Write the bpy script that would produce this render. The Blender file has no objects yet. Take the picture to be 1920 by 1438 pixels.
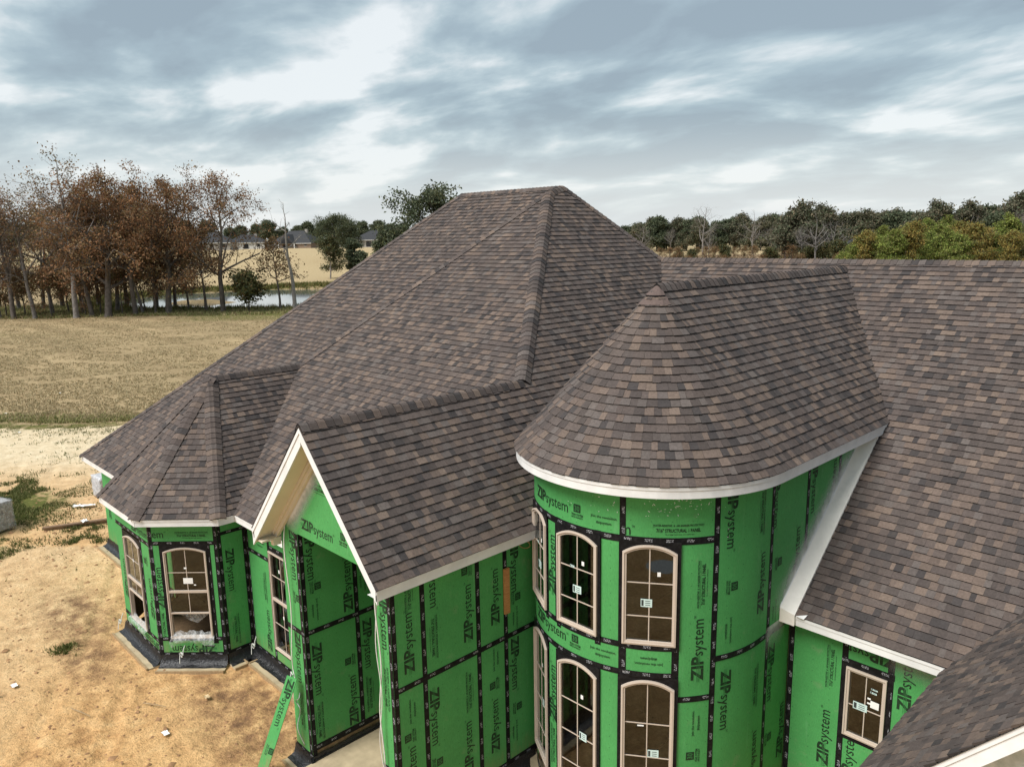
import bpy, bmesh, math, random
import numpy as np
from mathutils import Vector, Matrix

# ------------------------------------------------------------------ camera, sky, sun, exposure
sc = bpy.context.scene
YAW, PITCH, ROLL, FPX = 0.8012, -0.1884, 0.01733, 1450.25
CY, SY = math.cos(YAW), math.sin(YAW)
cp, sp = math.cos(PITCH), math.sin(PITCH)
Fv = Vector((-SY * cp, CY * cp, sp)); Rv = Vector((CY, SY, 0)); Uv = Vector((SY * sp, -CY * sp, cp))
cr, sr = math.cos(ROLL), math.sin(ROLL)
Xc = Rv * cr - Uv * sr
Yc = Rv * sr + Uv * cr
cam_d = bpy.data.cameras.new('camera'); cam = bpy.data.objects.new('camera', cam_d)
sc.collection.objects.link(cam)
M = Matrix((Xc, Yc, -Fv)).transposed().to_4x4(); M.translation = (0, 0, 9.75)
cam.matrix_world = M
cam_d.sensor_width = 36; cam_d.lens = 36 * FPX / 1920; cam_d.clip_start = 0.2; cam_d.clip_end = 8000
sc.camera = cam
sc.view_settings.view_transform = 'Standard'; sc.view_settings.look = 'None'
sc.view_settings.exposure = 1.65; sc.view_settings.gamma = 1.0

SUN_DIR = Vector((-0.12, -0.78, 1.0)).normalized()      # towards the sun
sun_el = math.asin(SUN_DIR.z); sun_az = math.atan2(SUN_DIR.x, SUN_DIR.y)
w = bpy.data.worlds.new('World'); sc.world = w; w.use_nodes = True
nt = w.node_tree; N = nt.nodes; L = nt.links
for n in list(N): N.remove(n)
def nd(t, **k):
    n = N.new(t)
    for a, b in k.items(): setattr(n, a, b)
    return n
def wmath(op, a, b=None, clamp=False):
    m = nd('ShaderNodeMath', operation=op); m.use_clamp = clamp
    for i, v in enumerate((a, b)):
        if v is None: continue
        if isinstance(v, (int, float)): m.inputs[i].default_value = v
        else: L.new(v, m.inputs[i])
    return m.outputs[0]
out = nd('ShaderNodeOutputWorld'); bg = nd('ShaderNodeBackground')
sky = nd('ShaderNodeTexSky'); sky.sky_type = 'NISHITA'; sky.sun_disc = False
sky.sun_elevation = sun_el; sky.sun_rotation = sun_az; sky.air_density = 1.2; sky.dust_density = 2.0
tc = nd('ShaderNodeTexCoord'); sep = nd('ShaderNodeSeparateXYZ'); L.new(tc.outputs['Generated'], sep.inputs[0])
zc = wmath('ADD', wmath('MAXIMUM', sep.outputs[2], 0.0), 0.13)
cx = wmath('DIVIDE', sep.outputs[0], zc); cyy = wmath('DIVIDE', sep.outputs[1], zc)
comb = nd('ShaderNodeCombineXYZ'); L.new(cx, comb.inputs[0]); L.new(cyy, comb.inputs[1])
mp = nd('ShaderNodeMapping'); L.new(comb.outputs[0], mp.inputs[0]); mp.inputs['Rotation'].default_value = (0, 0, math.radians(-46)); mp.inputs['Scale'].default_value = (0.62, 0.95, 1.0); mp.inputs['Location'].default_value = (3.1, 7.4, 0)
n1 = nd('ShaderNodeTexNoise'); n1.inputs['Scale'].default_value = 0.62; n1.inputs['Detail'].default_value = 8; n1.inputs['Roughness'].default_value = 0.50; n1.inputs['Distortion'].default_value = 0.6; L.new(mp.outputs[0], n1.inputs['Vector'])
n2 = nd('ShaderNodeTexNoise'); n2.inputs['Scale'].default_value = 2.3; n2.inputs['Detail'].default_value = 5; n2.inputs['Roughness'].default_value = 0.55; L.new(mp.outputs[0], n2.inputs['Vector'])
zc2 = wmath('ADD', wmath('MAXIMUM', sep.outputs[2], 0.0), 0.20); comb2 = nd('ShaderNodeCombineXYZ'); L.new(wmath('DIVIDE', sep.outputs[0], zc2), comb2.inputs[0]); L.new(wmath('DIVIDE', sep.outputs[1], zc2), comb2.inputs[1])
mp2 = nd('ShaderNodeMapping'); L.new(comb2.outputs[0], mp2.inputs[0]); mp2.inputs['Rotation'].default_value = (0, 0, math.radians(-46)); mp2.inputs['Scale'].default_value = (0.9, 1.25, 1.0); mp2.inputs['Location'].default_value = (1.3, 2.2, 0)
sc2 = nd('ShaderNodeVectorMath', operation='SCALE'); L.new(mp2.outputs[0], sc2.inputs[0]); sc2.inputs['Scale'].default_value = 1.06
off2 = nd('ShaderNodeVectorMath', operation='ADD'); L.new(sc2.outputs[0], off2.inputs[0]); off2.inputs[1].default_value = (0.06, -0.05, 0)
n3 = nd('ShaderNodeTexNoise'); n3.inputs['Scale'].default_value = 1.35; n3.inputs['Detail'].default_value = 7; n3.inputs['Roughness'].default_value = 0.52; n3.inputs['Distortion'].default_value = 0.3; L.new(mp2.outputs[0], n3.inputs['Vector'])
n4 = nd('ShaderNodeTexNoise'); n4.inputs['Scale'].default_value = 1.35; n4.inputs['Detail'].default_value = 7; n4.inputs['Roughness'].default_value = 0.52; n4.inputs['Distortion'].default_value = 0.3; L.new(off2.outputs[0], n4.inputs['Vector'])
rel = wmath('MULTIPLY', wmath('SUBTRACT', n3.outputs['Fac'], n4.outputs['Fac']), 0.80)
mixn = wmath('ADD', wmath('ADD', wmath('MULTIPLY', n1.outputs['Fac'], 0.52), wmath('MULTIPLY', n3.outputs['Fac'], 0.48)), wmath('ADD', rel, 0.028))
cr1 = nd('ShaderNodeValToRGB'); L.new(mixn, cr1.inputs[0])
e = cr1.color_ramp.elements
e[0].position = 0.37; e[0].color = (0.66, 0.69, 0.70, 1)
e[1].position = 0.64; e[1].color = (0.245, 0.305, 0.35, 1)
for p, c in ((0.42, (0.53, 0.58, 0.60, 1)), (0.48, (0.38, 0.46, 0.495, 1)), (0.55, (0.29, 0.365, 0.41, 1))):
    q = e.new(p); q.color = c
# paler cloud base low over the horizon, seen through more air
hz_f = nd('ShaderNodeMapRange'); hz_f.inputs['From Min'].default_value = 0.0; hz_f.inputs['From Max'].default_value = 0.16; hz_f.inputs['To Min'].default_value = 0.72; hz_f.inputs['To Max'].default_value = 0.0; hz_f.interpolation_type = 'SMOOTHSTEP'
L.new(sep.outputs[2], hz_f.inputs[0])
mh = nd('ShaderNodeMixRGB'); mh.inputs[2].default_value = (0.70, 0.72, 0.72, 1); L.new(hz_f.outputs[0], mh.inputs[0]); L.new(cr1.outputs[0], mh.inputs[1])
skys = nd('ShaderNodeMixRGB', blend_type='MULTIPLY'); skys.inputs[0].default_value = 1; skys.inputs[2].default_value = (0.15, 0.15, 0.15, 1); L.new(sky.outputs[0], skys.inputs[1])
ms = nd('ShaderNodeMixRGB'); ms.inputs[0].default_value = 0.90; L.new(skys.outputs[0], ms.inputs[1]); L.new(mh.outputs[0], ms.inputs[2])
L.new(ms.outputs[0], bg.inputs[0]); bg.inputs[1].default_value = 0.42
L.new(bg.outputs[0], out.inputs[0])
sl = bpy.data.lights.new('sun', 'SUN'); so = bpy.data.objects.new('sun', sl); sc.collection.objects.link(so)
sl.energy = 1.5; sl.angle = math.radians(32); sl.color = (1.0, 0.97, 0.93)
so.rotation_euler = SUN_DIR.to_track_quat('Z', 'Y').to_euler(); so.location = (0, -20, 40)

# ------------------------------------------------------------------ helpers
rng = random.Random(7); nrg = np.random.default_rng(7)
COL = sc.collection
WO = {}
def RF(rt, fw): return (-fw * SY + rt * CY, fw * CY + rt * SY)
def worg(o): return WO.get(o, Vector((0, 0, 0)))
def empty(name, loc, label=None, cat=None, group=None):
    o = bpy.data.objects.new(name, None); COL.objects.link(o); o.location = loc; WO[o] = Vector(loc)
    o.empty_display_size = 0.3
    if label: o['label'] = label
    if cat: o['category'] = cat
    if group: o['group'] = group
    return o
def tag(o, label=None, cat=None, group=None, kind=None):
    if label: o['label'] = label
    if cat: o['category'] = cat
    if group: o['group'] = group
    if kind: o['kind'] = kind
    return o
def mesh_obj(name, V, F, mat, parent=None, origin=None, smooth=False, cols=None, uvs=None, fmats=None):
    """V world coordinates; origin: world point used as the object's origin (default: the parent's)."""
    V = np.asarray(V, dtype=float).reshape(-1, 3)
    po = worg(parent) if parent else Vector((0, 0, 0))
    if origin is None: org = po if parent else Vector((0, 0, 0))
    elif isinstance(origin, str): org = Vector(V.mean(0))
    else: org = Vector(origin)
    me = bpy.data.meshes.new(name)
    me.from_pydata((V - np.array(org)).tolist(), [], [list(f) for f in F])
    mats = mat if isinstance(mat, (list, tuple)) else [mat]
    for m in mats: me.materials.append(m)
    if fmats is not None: me.polygons.foreach_set('material_index', np.asarray(fmats, dtype=np.int32))
    if smooth: me.polygons.foreach_set('use_smooth', np.ones(len(me.polygons), dtype=bool))
    if cols is not None:
        a = me.color_attributes.new('Col', 'FLOAT_COLOR', 'CORNER')
        lens = np.array([len(f) for f in F]); c = np.repeat(np.asarray(cols, dtype=np.float32), lens, axis=0)
        c4 = np.concatenate([c, np.ones((len(c), 1), np.float32)], 1)
        a.data.foreach_set('color', c4.ravel())
    if uvs is not None:
        u = me.uv_layers.new(name='UVMap'); u.data.foreach_set('uv', np.asarray(uvs, dtype=np.float32).ravel())
    me.update()
    o = bpy.data.objects.new(name, me); COL.objects.link(o)
    o.location = org - po
    if parent: o.parent = parent
    WO[o] = org
    return o
def big_mesh(name, V, F, mat, cols=None, parent=None, smooth=False, origin=(0, 0, 0)):
    """uniform face size arrays, fast; V in world coordinates"""
    V = np.asarray(V, dtype=np.float32) - np.array(origin, dtype=np.float32); F = np.asarray(F, dtype=np.int32); k = F.shape[1]
    me = bpy.data.meshes.new(name)
    me.vertices.add(len(V)); me.vertices.foreach_set('co', V.ravel())
    me.loops.add(F.size); me.loops.foreach_set('vertex_index', F.ravel())
    me.polygons.add(len(F)); me.polygons.foreach_set('loop_start', np.arange(0, F.size, k, dtype=np.int32))
    me.polygons.foreach_set('loop_total', np.full(len(F), k, dtype=np.int32))
    if smooth: me.polygons.foreach_set('use_smooth', np.ones(len(F), dtype=bool))
    me.materials.append(mat)
    me.update(calc_edges=True)
    if cols is not None:
        a = me.color_attributes.new('Col', 'FLOAT_COLOR', 'CORNER')
        c = np.repeat(np.asarray(cols, dtype=np.float32), k, axis=0)
        a.data.foreach_set('color', np.concatenate([c, np.ones((len(c), 1), np.float32)], 1).ravel())
    o = bpy.data.objects.new(name, me); COL.objects.link(o)
    po = worg(parent) if parent else Vector((0, 0, 0))
    o.location = Vector(origin) - po
    if parent: o.parent = parent
    WO[o] = Vector(origin)
    return o
class MB:
    """collects simple solids into one mesh"""
    def __init__(s): s.v = []; s.f = []
    def add(s, V, F):
        b = len(s.v); s.v += [tuple(p) for p in V]; s.f += [[b + i for i in f] for f in F]; return s
    def hexa(s, P):          # 8 points: bottom 4, top 4
        return s.add(P, [(3, 2, 1, 0), (4, 5, 6, 7), (0, 1, 5, 4), (1, 2, 6, 5), (2, 3, 7, 6), (3, 0, 4, 7)])
    def box(s, x0, x1, y0, y1, z0, z1):
        return s.hexa([(x0, y0, z0), (x1, y0, z0), (x1, y1, z0), (x0, y1, z0), (x0, y0, z1), (x1, y0, z1), (x1, y1, z1), (x0, y1, z1)])
    def bar(s, a, b, wv, hv):   # from a to b; wv,hv full side vectors, centred on wv, hv downward from a..b
        a = Vector(a); b = Vector(b); wv = Vector(wv) / 2; hv = Vector(hv)
        return s.hexa([a - wv, a + wv, b + wv, b - wv, a - wv + hv, a + wv + hv, b + wv + hv, b - wv + hv])
    def prism(s, poly, d):
        n = len(poly); P = [Vector(p) for p in poly]; d = Vector(d)
        return s.add(P + [p + d for p in P], [list(range(n))[::-1], [n + i for i in range(n)]] + [(i, (i + 1) % n, n + (i + 1) % n, n + i) for i in range(n)])
    def tube(s, path, r, k=6, cap=True):
        path = [Vector(p) for p in path]; rings = []
        b = len(s.v)
        up = Vector((0.3, 0.2, 1)).normalized()
        for i, p in enumerate(path):
            t = (path[min(i + 1, len(path) - 1)] - path[max(i - 1, 0)]).normalized()
            a = t.cross(up)
            if a.length < 1e-3: a = t.cross(Vector((1, 0, 0)))
            a.normalize(); c = t.cross(a)
            rr = r[i] if isinstance(r, (list, tuple)) else r
            for j in range(k):
                q = p + a * rr * math.cos(2 * math.pi * j / k) + c * rr * math.sin(2 * math.pi * j / k); s.v.append(tuple(q))
        for i in range(len(path) - 1):
            for j in range(k):
                s.f.append([b + i * k + j, b + i * k + (j + 1) % k, b + (i + 1) * k + (j + 1) % k, b + (i + 1) * k + j])
        if cap:
            s.f.append([b + j for j in range(k)][::-1]); e_ = b + (len(path) - 1) * k; s.f.append([e_ + j for j in range(k)])
        return s
    def build(s, name, mat, parent=None, origin=None, smooth=False): return mesh_obj(name, s.v, s.f, mat, parent, origin, smooth)

# ------------------------------------------------------------------ materials
class Mat:
    def __init__(s, name, rough=0.8, spec=0.3):
        s.m = bpy.data.materials.new(name); s.m.use_nodes = True; s.t = s.m.node_tree
        s.b = s.t.nodes['Principled BSDF']; s.b.inputs['Roughness'].default_value = rough; s.b.inputs['Specular IOR Level'].default_value = spec
        s.out = s.t.nodes['Material Output']
    def n(s, t, **k):
        n = s.t.nodes.new(t)
        for a, b in k.items(): setattr(n, a, b)
        return n
    def l(s, a, b): s.t.links.new(a, b)
    def set(s, sock, v):
        if isinstance(v, bpy.types.NodeSocket): s.l(v, sock)
        else: sock.default_value = v
    def noise(s, scale, detail=4, rough=0.55, vec=None, dist=0):
        n = s.n('ShaderNodeTexNoise'); n.inputs['Scale'].default_value = scale; n.inputs['Detail'].default_value = detail; n.inputs['Roughness'].default_value = rough; n.inputs['Distortion'].default_value = dist
        if vec is not None: s.l(vec, n.inputs['Vector'])
        return n.outputs['Fac']
    def coord(s, k='Object', scale=None):
        o = s.n('ShaderNodeTexCoord').outputs[k]
        if scale:
            m = s.n('ShaderNodeMapping'); m.inputs['Scale'].default_value = scale; s.l(o, m.inputs[0]); o = m.outputs[0]
        return o
    def pos(s, scale=None):
        o = s.n('ShaderNodeNewGeometry').outputs['Position']
        if scale:
            m = s.n('ShaderNodeMapping'); m.inputs['Scale'].default_value = scale; s.l(o, m.inputs[0]); o = m.outputs[0]
        return o
    def ramp(s, fac, stops):
        r = s.n('ShaderNodeValToRGB'); s.l(fac, r.inputs[0]); e = r.color_ramp.elements
        while len(e) > 1: e.remove(e[0])
        e[0].position = stops[0][0]; c = stops[0][1]; e[0].color = (*c, 1) if len(c) == 3 else c
        for p, c in stops[1:]:
            q = e.new(p); q.color = (*c, 1)
        return r.outputs[0]
    def mix(s, f, a, b, mode='MIX'):
        m = s.n('ShaderNodeMixRGB', blend_type=mode)
        for i, v in enumerate((f, a, b)):
            if isinstance(v, tuple) and len(v) == 3: v = (*v, 1)
            s.set(m.inputs[i], v)
        return m.outputs[0]
    def math(s, op, a, b=None, clamp=False):
        m = s.n('ShaderNodeMath', operation=op); m.use_clamp = clamp; s.set(m.inputs[0], a)
        if b is not None: s.set(m.inputs[1], b)
        return m.outputs[0]
    def mr(s, v, a, b, c=0., d=1.):
        m = s.n('ShaderNodeMapRange'); s.l(v, m.inputs[0])
        for i, x in enumerate((a, b, c, d)): m.inputs[i + 1].default_value = x
        return m.outputs[0]
    def attr(s, name, out='Color'): return s.n('ShaderNodeAttribute', attribute_name=name).outputs[out]
    def base(s, v): s.set(s.b.inputs['Base Color'], (*v, 1) if isinstance(v, tuple) and len(v) == 3 else v); return s
    def bump(s, h, strength=0.3, dist=0.02):
        b = s.n('ShaderNodeBump'); b.inputs['Strength'].default_value = strength; b.inputs['Distance'].default_value = dist; s.l(h, b.inputs['Height']); s.l(b.outputs[0], s.b.inputs['Normal']); return s
def simple(name, col, rough=0.7, var=0.15, scale=6, spec=0.3, bump=0.0):
    m = Mat(name, rough, spec); f = m.noise(scale, 5, 0.6, m.pos())
    m.base(m.mix(1.0, m.ramp(f, [(0.3, (1 - var,) * 3), (0.7, (1 + var,) * 3)]), col, 'MULTIPLY'))
    if bump: m.bump(m.noise(scale * 6, 4, 0.6, m.pos()), bump, 0.01)
    return m.m

m = Mat('asphalt_shingle', 0.9, 0.25)
ca = m.attr('Col'); g1 = m.noise(420, 2, 0.7, m.pos()); g2 = m.noise(1.1, 4, 0.6, m.pos()); g3 = m.noise(28, 3, 0.6, m.pos())
c = m.mix(1.0, ca, m.ramp(g1, [(0.3, (0.72,) * 3), (0.7, (1.28,) * 3)]), 'MULTIPLY')
c = m.mix(1.0, c, m.ramp(g3, [(0.3, (0.82,) * 3), (0.7, (1.16,) * 3)]), 'MULTIPLY')
dst = m.noise(2.6, 5, 0.7, m.pos()); c = m.mix(m.mr(dst, 0.62, 0.80, 0, 0.22), c, (0.20, 0.16, 0.13))
c = m.mix(1.0, c, m.ramp(g2, [(0.3, (0.88, 0.88, 0.90)), (0.7, (1.10, 1.09, 1.07))]), 'MULTIPLY')
m.base(c); m.bump(g1, 0.5, 0.004); SHINGLE = m.m
ROOFDECK = simple('roof_underlay', (0.045, 0.04, 0.04), 0.95)
TRIM = simple('white_trim_paint', (0.70, 0.70, 0.69), 0.5, 0.10, 3.0, 0.3)
WARMW = simple('warm_white_board', (0.78, 0.74, 0.68), 0.5, 0.08, 4.0)
CREAM = simple('cream_primed_board', (0.66, 0.59, 0.47), 0.55, 0.06, 2.0)
BEIGE = simple('beige_window_vinyl', (0.50, 0.42, 0.35), 0.45, 0.04, 3, 0.4)

m = Mat('green_sheathing', 0.62, 0.25)
uv = m.coord('UV'); s2 = m.n('ShaderNodeSeparateXYZ'); m.l(uv, s2.inputs[0])
fu = m.math('SUBTRACT', m.math('FRACT', m.math('DIVIDE', s2.outputs[0], 0.305)), 0.5); fv = m.math('SUBTRACT', m.math('FRACT', m.math('DIVIDE', s2.outputs[1], 0.203)), 0.5)
du = m.math('MULTIPLY', fu, 0.305); dv = m.math('MULTIPLY', fv, 0.203)
dd = m.math('SQRT', m.math('ADD', m.math('MULTIPLY', du, du), m.math('MULTIPLY', dv, dv)))
dot = m.math('LESS_THAN', dd, 0.0085)
nz = m.noise(1.3, 5, 0.6, m.pos()); nz2 = m.noise(60, 3, 0.6, m.pos((1, 1, 0.35)))
g = m.ramp(nz, [(0.3, (0.062, 0.275, 0.080)), (0.7, (0.076, 0.325, 0.096))])
g = m.mix(1.0, g, m.ramp(nz2, [(0.3, (0.88,) * 3), (0.7, (1.1,) * 3)]), 'MULTIPLY')
spd = m.noise(3.1, 4, 0.7, m.pos()); g = m.mix(m.mr(spd, 0.60, 0.8, 0, 0.38), g, (0.26, 0.29, 0.18)); sc5 = m.noise(9, 5, 0.75, m.pos((1, 1, 0.12))); g = m.mix(m.mr(sc5, 0.60, 0.75, 0, 0.30), g, (0.20, 0.42, 0.22)); ff = m.noise(180, 2, 0.6, m.pos()); g = m.mix(1.0, g, m.ramp(ff, [(0.3, (0.92,) * 3), (0.7, (1.08,) * 3)]), 'MULTIPLY')
zz_ = m.n('ShaderNodeSeparateXYZ'); m.l(m.pos(), zz_.inputs[0]); g = m.mix(m.math('MULTIPLY', m.mr(zz_.outputs[2], 0.25, 0.75, 1, 0), m.mr(sc5, 0.40, 0.65, 0.0, 0.55)), g, (0.30, 0.19, 0.09))
g = m.mix(m.math('MULTIPLY', dot, 0.6), g, (0.015, 0.05, 0.02))
m.base(g); m.bump(nz2, 0.12, 0.004); GREEN = m.m

m = Mat('black_seam_tape', 0.55, 0.15)
uv = m.coord('UV'); s2 = m.n('ShaderNodeSeparateXYZ'); m.l(uv, s2.inputs[0])
fu = m.math('FRACT', m.math('DIVIDE', s2.outputs[0], 0.31))
on = m.math('MULTIPLY', m.math('GREATER_THAN', fu, 0.30), m.math('LESS_THAN', fu, 0.66))
vv = m.math('LESS_THAN', m.math('ABSOLUTE', m.math('SUBTRACT', s2.outputs[1], 0.008)), 0.022)
nn = m.noise(62, 2, 0.6, uv); mk = m.math('MULTIPLY', m.math('MULTIPLY', on, vv), m.math('GREATER_THAN', nn, 0.52))
wr = m.noise(14, 5, 0.7, m.pos())
tcol = m.mix(m.mr(wr, 0.45, 0.75, 0, 1), (0.006, 0.006, 0.007), (0.020, 0.020, 0.022))
m.base(m.mix(m.math('MULTIPLY', mk, 0.75), tcol, (0.42, 0.43, 0.46))); m.bump(wr, 0.5, 0.012); TAPE = m.m
PRINT = simple('dark_green_print_ink', (0.010, 0.032, 0.014), 0.6, 0.1)
m = Mat('print_halftone', 0.6); m.base((0.03, 0.15, 0.045)); HALF = m.m
m = Mat('window_glass', 0.02)
gl = m.n('ShaderNodeBsdfGlossy'); gl.inputs['Roughness'].default_value = 0.015; gl.inputs['Color'].default_value = (0.9, 0.95, 0.95, 1)
tr = m.n('ShaderNodeBsdfTransparent'); tr.inputs['Color'].default_value = (0.66, 0.68, 0.66, 1)
fr = m.n('ShaderNodeFresnel'); fr.inputs['IOR'].default_value = 1.5
mx = m.n('ShaderNodeMixShader'); m.l(m.math('MULTIPLY', fr.outputs[0], 1.6, True), mx.inputs[0]); m.l(tr.outputs[0], mx.inputs[1]); m.l(gl.outputs[0], mx.inputs[2]); m.l(mx.outputs[0], m.out.inputs[0]); GLASS = m.m
m = Mat('clear_plastic_film', 0.25, 0.5); m.base((0.72, 0.75, 0.76)); m.b.inputs['Alpha'].default_value = 0.42
m.bump(m.noise(14, 4, 0.7, m.pos()), 0.6, 0.03)
m.l(m.ramp(m.noise(9, 4, 0.7, m.pos()), [(0.38, (0.10,) * 3), (0.72, (0.55,) * 3)]), m.b.inputs['Alpha']); FILM = m.m
m = Mat('black_plastic_flashing', 0.3, 0.5); m.base((0.012, 0.012, 0.014)); m.bump(m.noise(7, 5, 0.7, m.pos()), 0.9, 0.05); BLACKP = m.m
def wood(name, a, b, sc_=(3, 3, 3)):
    m = Mat(name, 0.75); f = m.noise(6, 6, 0.65, m.pos(sc_)); m.base(m.ramp(f, [(0.3, a), (0.7, b)])); m.bump(f, 0.3, 0.006); return m.m
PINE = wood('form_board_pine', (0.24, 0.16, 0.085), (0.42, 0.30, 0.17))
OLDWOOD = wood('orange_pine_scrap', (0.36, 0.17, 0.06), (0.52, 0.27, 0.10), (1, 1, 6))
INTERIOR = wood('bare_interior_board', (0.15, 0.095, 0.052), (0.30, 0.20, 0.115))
SLAB = simple('concrete_slab_ply', (0.42, 0.34, 0.22), 0.8, 0.2, 3, 0.2, 0.2)
CABLEM = simple('white_cable_jacket', (0.62, 0.61, 0.57), 0.5, 0.1, 20)
m = Mat('paint_overspray', 0.7); m.base((0.72, 0.72, 0.70))
al = m.attr('Col'); ns = m.noise(5.5, 4, 0.65, m.pos())
m.l(m.math('MULTIPLY', m.n('ShaderNodeSeparateColor').outputs[0] if False else al, m.mr(ns, 0.25, 0.7, 0.45, 1.0), True), m.b.inputs['Alpha']); SPRAY = m.m
STICK = simple('pale_window_label', (0.52, 0.66, 0.63), 0.6, 0.05)
STICKD = simple('label_dark_print', (0.04, 0.05, 0.05), 0.6, 0.05)
WHITEP = simple('white_paper', (0.78, 0.78, 0.76), 0.6, 0.04)

# ------------------------------------------------------------------ ground sheet (kind structure)
def sstep(a, b, x):
    t = np.clip((x - a) / (b - a), 0, 1); return t * t * (3 - 2 * t)
def vnoise(x, y, seed=0):
    """cheap smooth value noise, numpy"""
    def h(i, j): 
        n = (i * 374761393 + j * 668265263 + seed * 974634777) & 0xFFFFFFFF
        n = ((n ^ (n >> 13)) * 1274126177) & 0xFFFFFFFF
        return ((n ^ (n >> 16)) & 0xFFFF) / 65535.0
    xi = np.floor(x).astype(np.int64); yi = np.floor(y).astype(np.int64); fx = x - xi; fy = y - yi
    fx = fx * fx * (3 - 2 * fx); fy = fy * fy * (3 - 2 * fy)
    return (h(xi, yi) * (1 - fx) + h(xi + 1, yi) * fx) * (1 - fy) + (h(xi, yi + 1) * (1 - fx) + h(xi + 1, yi + 1) * fx) * fy
def fbm(x, y, o=4, seed=0):
    s = 0; a = 0.5
    for i in range(o): s = s + a * vnoise(x * 2 ** i, y * 2 ** i, seed + i); a *= 0.5
    return s
POND = (-43.0, 141.0, 27.0, 24.5)
def ground_h(rt, fw):
    rt = np.asarray(rt, float); fw = np.asarray(fw, float)
    r = np.hypot(rt, fw)
    h = 0.0 * rt
    left = 1 - sstep(-60, 30, rt)
    h = h + left * 6.2 * sstep(165, 310, fw) + 3.0 * sstep(350, 900, r)
    h = h + (fbm(rt * 0.03 + 9, fw * 0.03) - 0.47) * 0.5 * sstep(45, 90, r) * (1 - sstep(400, 900, r))
    pe = np.hypot((rt - POND[0]) / POND[2], (fw - POND[1]) / POND[3]) + (fbm(rt * 0.09, fw * 0.09 + 4, 3, 5) - 0.45) * 0.38
    spit = np.exp(-(((rt + 53) / 9.0) ** 2 + ((fw - 133) / 2.6) ** 2))
    h = h - 1.5 * (1 - sstep(0.86, 1.12, pe)) + 1.6 * spit
    h = h + (fbm(rt * 1.1, fw * 1.1, 4, 3) - 0.47) * 0.10 * (1 - sstep(35, 60, r)) + (fbm(rt * 5, fw * 5, 3, 8) - 0.45) * 0.06 * (1 - sstep(22, 40, r)) - 0.05 * np.clip(fbm(rt * 2.4, fw * 2.4, 3, 17) - 0.55, 0, 1) * 4 * (1 - sstep(25, 40, r))
    for c_ in (-9.5, -14.6):      # wheel ruts curving out towards the track
        for o_ in (-0.75, 0.75):
            dx_ = rt - (c_ - 0.28 * (fw - 16) - 0.006 * (fw - 16) ** 2) - o_ + (fbm(fw * 0.5, 0 * fw + c_, 2, 12) - 0.4) * 0.5
            h = h - 0.035 * np.exp(-(dx_ / 0.14) ** 2) * (1 - sstep(34, 40, fw)) * sstep(9, 13, fw) * (0.35 + vnoise(fw * 0.9, 0 * fw + o_, 6)) + 0.016 * np.exp(-((np.abs(dx_) - 0.25) / 0.09) ** 2) * (1 - sstep(34, 40, fw)) * sstep(9, 13, fw)
    return h
ang = np.concatenate([np.arange(-180, -52, 4.0), np.arange(-52, 52, 0.22), np.arange(52, 180, 4.0)])
rad = np.concatenate([np.linspace(0.5, 12, 14)[:-1], 12 * (45 / 12) ** (np.arange(150) / 150), 45 * (180 / 45) ** (np.arange(120) / 120), 180 * (4000 / 180) ** (np.arange(60) / 59)])
A, Rr = np.meshgrid(np.radians(ang), rad)
rt = Rr * np.sin(A); fw = Rr * np.cos(A)
hh = ground_h(rt, fw)
gx = -fw * SY + rt * CY; gy = fw * CY + rt * SY
nr, na = A.shape
V = np.stack([gx.ravel(), gy.ravel(), hh.ravel()], 1)
idx = np.arange(nr * na).reshape(nr, na)
a0 = idx[:-1, :]; a1 = idx[1:, :]; b0 = np.roll(a0, -1, 1); b1 = np.roll(a1, -1, 1)
F = np.stack([a0.ravel(), b0.ravel(), b1.ravel(), a1.ravel()], 1)
m = Mat('ground_soil_and_grass', 0.95, 0.1)
P = m.pos(); zs = m.attr('Zone'); sz = m.n('ShaderNodeSeparateColor'); m.l(zs, sz.inputs[0])
gm, pale, green = sz.outputs[0], sz.outputs[1], sz.outputs[2]
na_, nb_, nc_, nd_ = m.noise(0.35, 6, 0.62, P), m.noise(2.2, 6, 0.65, P), m.noise(11, 5, 0.65, P), m.noise(45, 3, 0.6, P)
soil = m.ramp(nb_, [(0.28, (0.26, 0.130, 0.050)), (0.40, (0.45, 0.240, 0.092)), (0.54, (0.58, 0.335, 0.138)), (0.72, (0.69, 0.440, 0.205))])
soil = m.mix(m.mr(na_, 0.42, 0.62, 0.0, 0.6), soil, (0.63, 0.385, 0.168))
soil = m.mix(1.0, soil, m.ramp(nc_, [(0.32, (0.70,) * 3), (0.48, (1.0,) * 3), (0.68, (1.15,) * 3)]), 'MULTIPLY')
soil = m.mix(1.0, soil, m.ramp(nd_, [(0.3, (0.85,) * 3), (0.7, (1.12,) * 3)]), 'MULTIPLY')
paleC = m.ramp(nb_, [(0.3, (0.54, 0.42, 0.26)), (0.7, (0.74, 0.62, 0.43))])
soil = m.mix(pale, soil, paleC)
dk = m.attr('Damp', 'Fac'); soil = m.mix(m.math('MULTIPLY', dk, m.mr(nb_, 0.35, 0.62, 0.95, 0.15)), soil, (0.17, 0.095, 0.055))
gs = m.noise(7, 6, 0.7, m.pos((0.5, 0.5, 1)), 0.4)
grass = m.ramp(gs, [(0.25, (0.20, 0.148, 0.085)), (0.5, (0.335, 0.255, 0.150)), (0.75, (0.46, 0.365, 0.225))])
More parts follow.
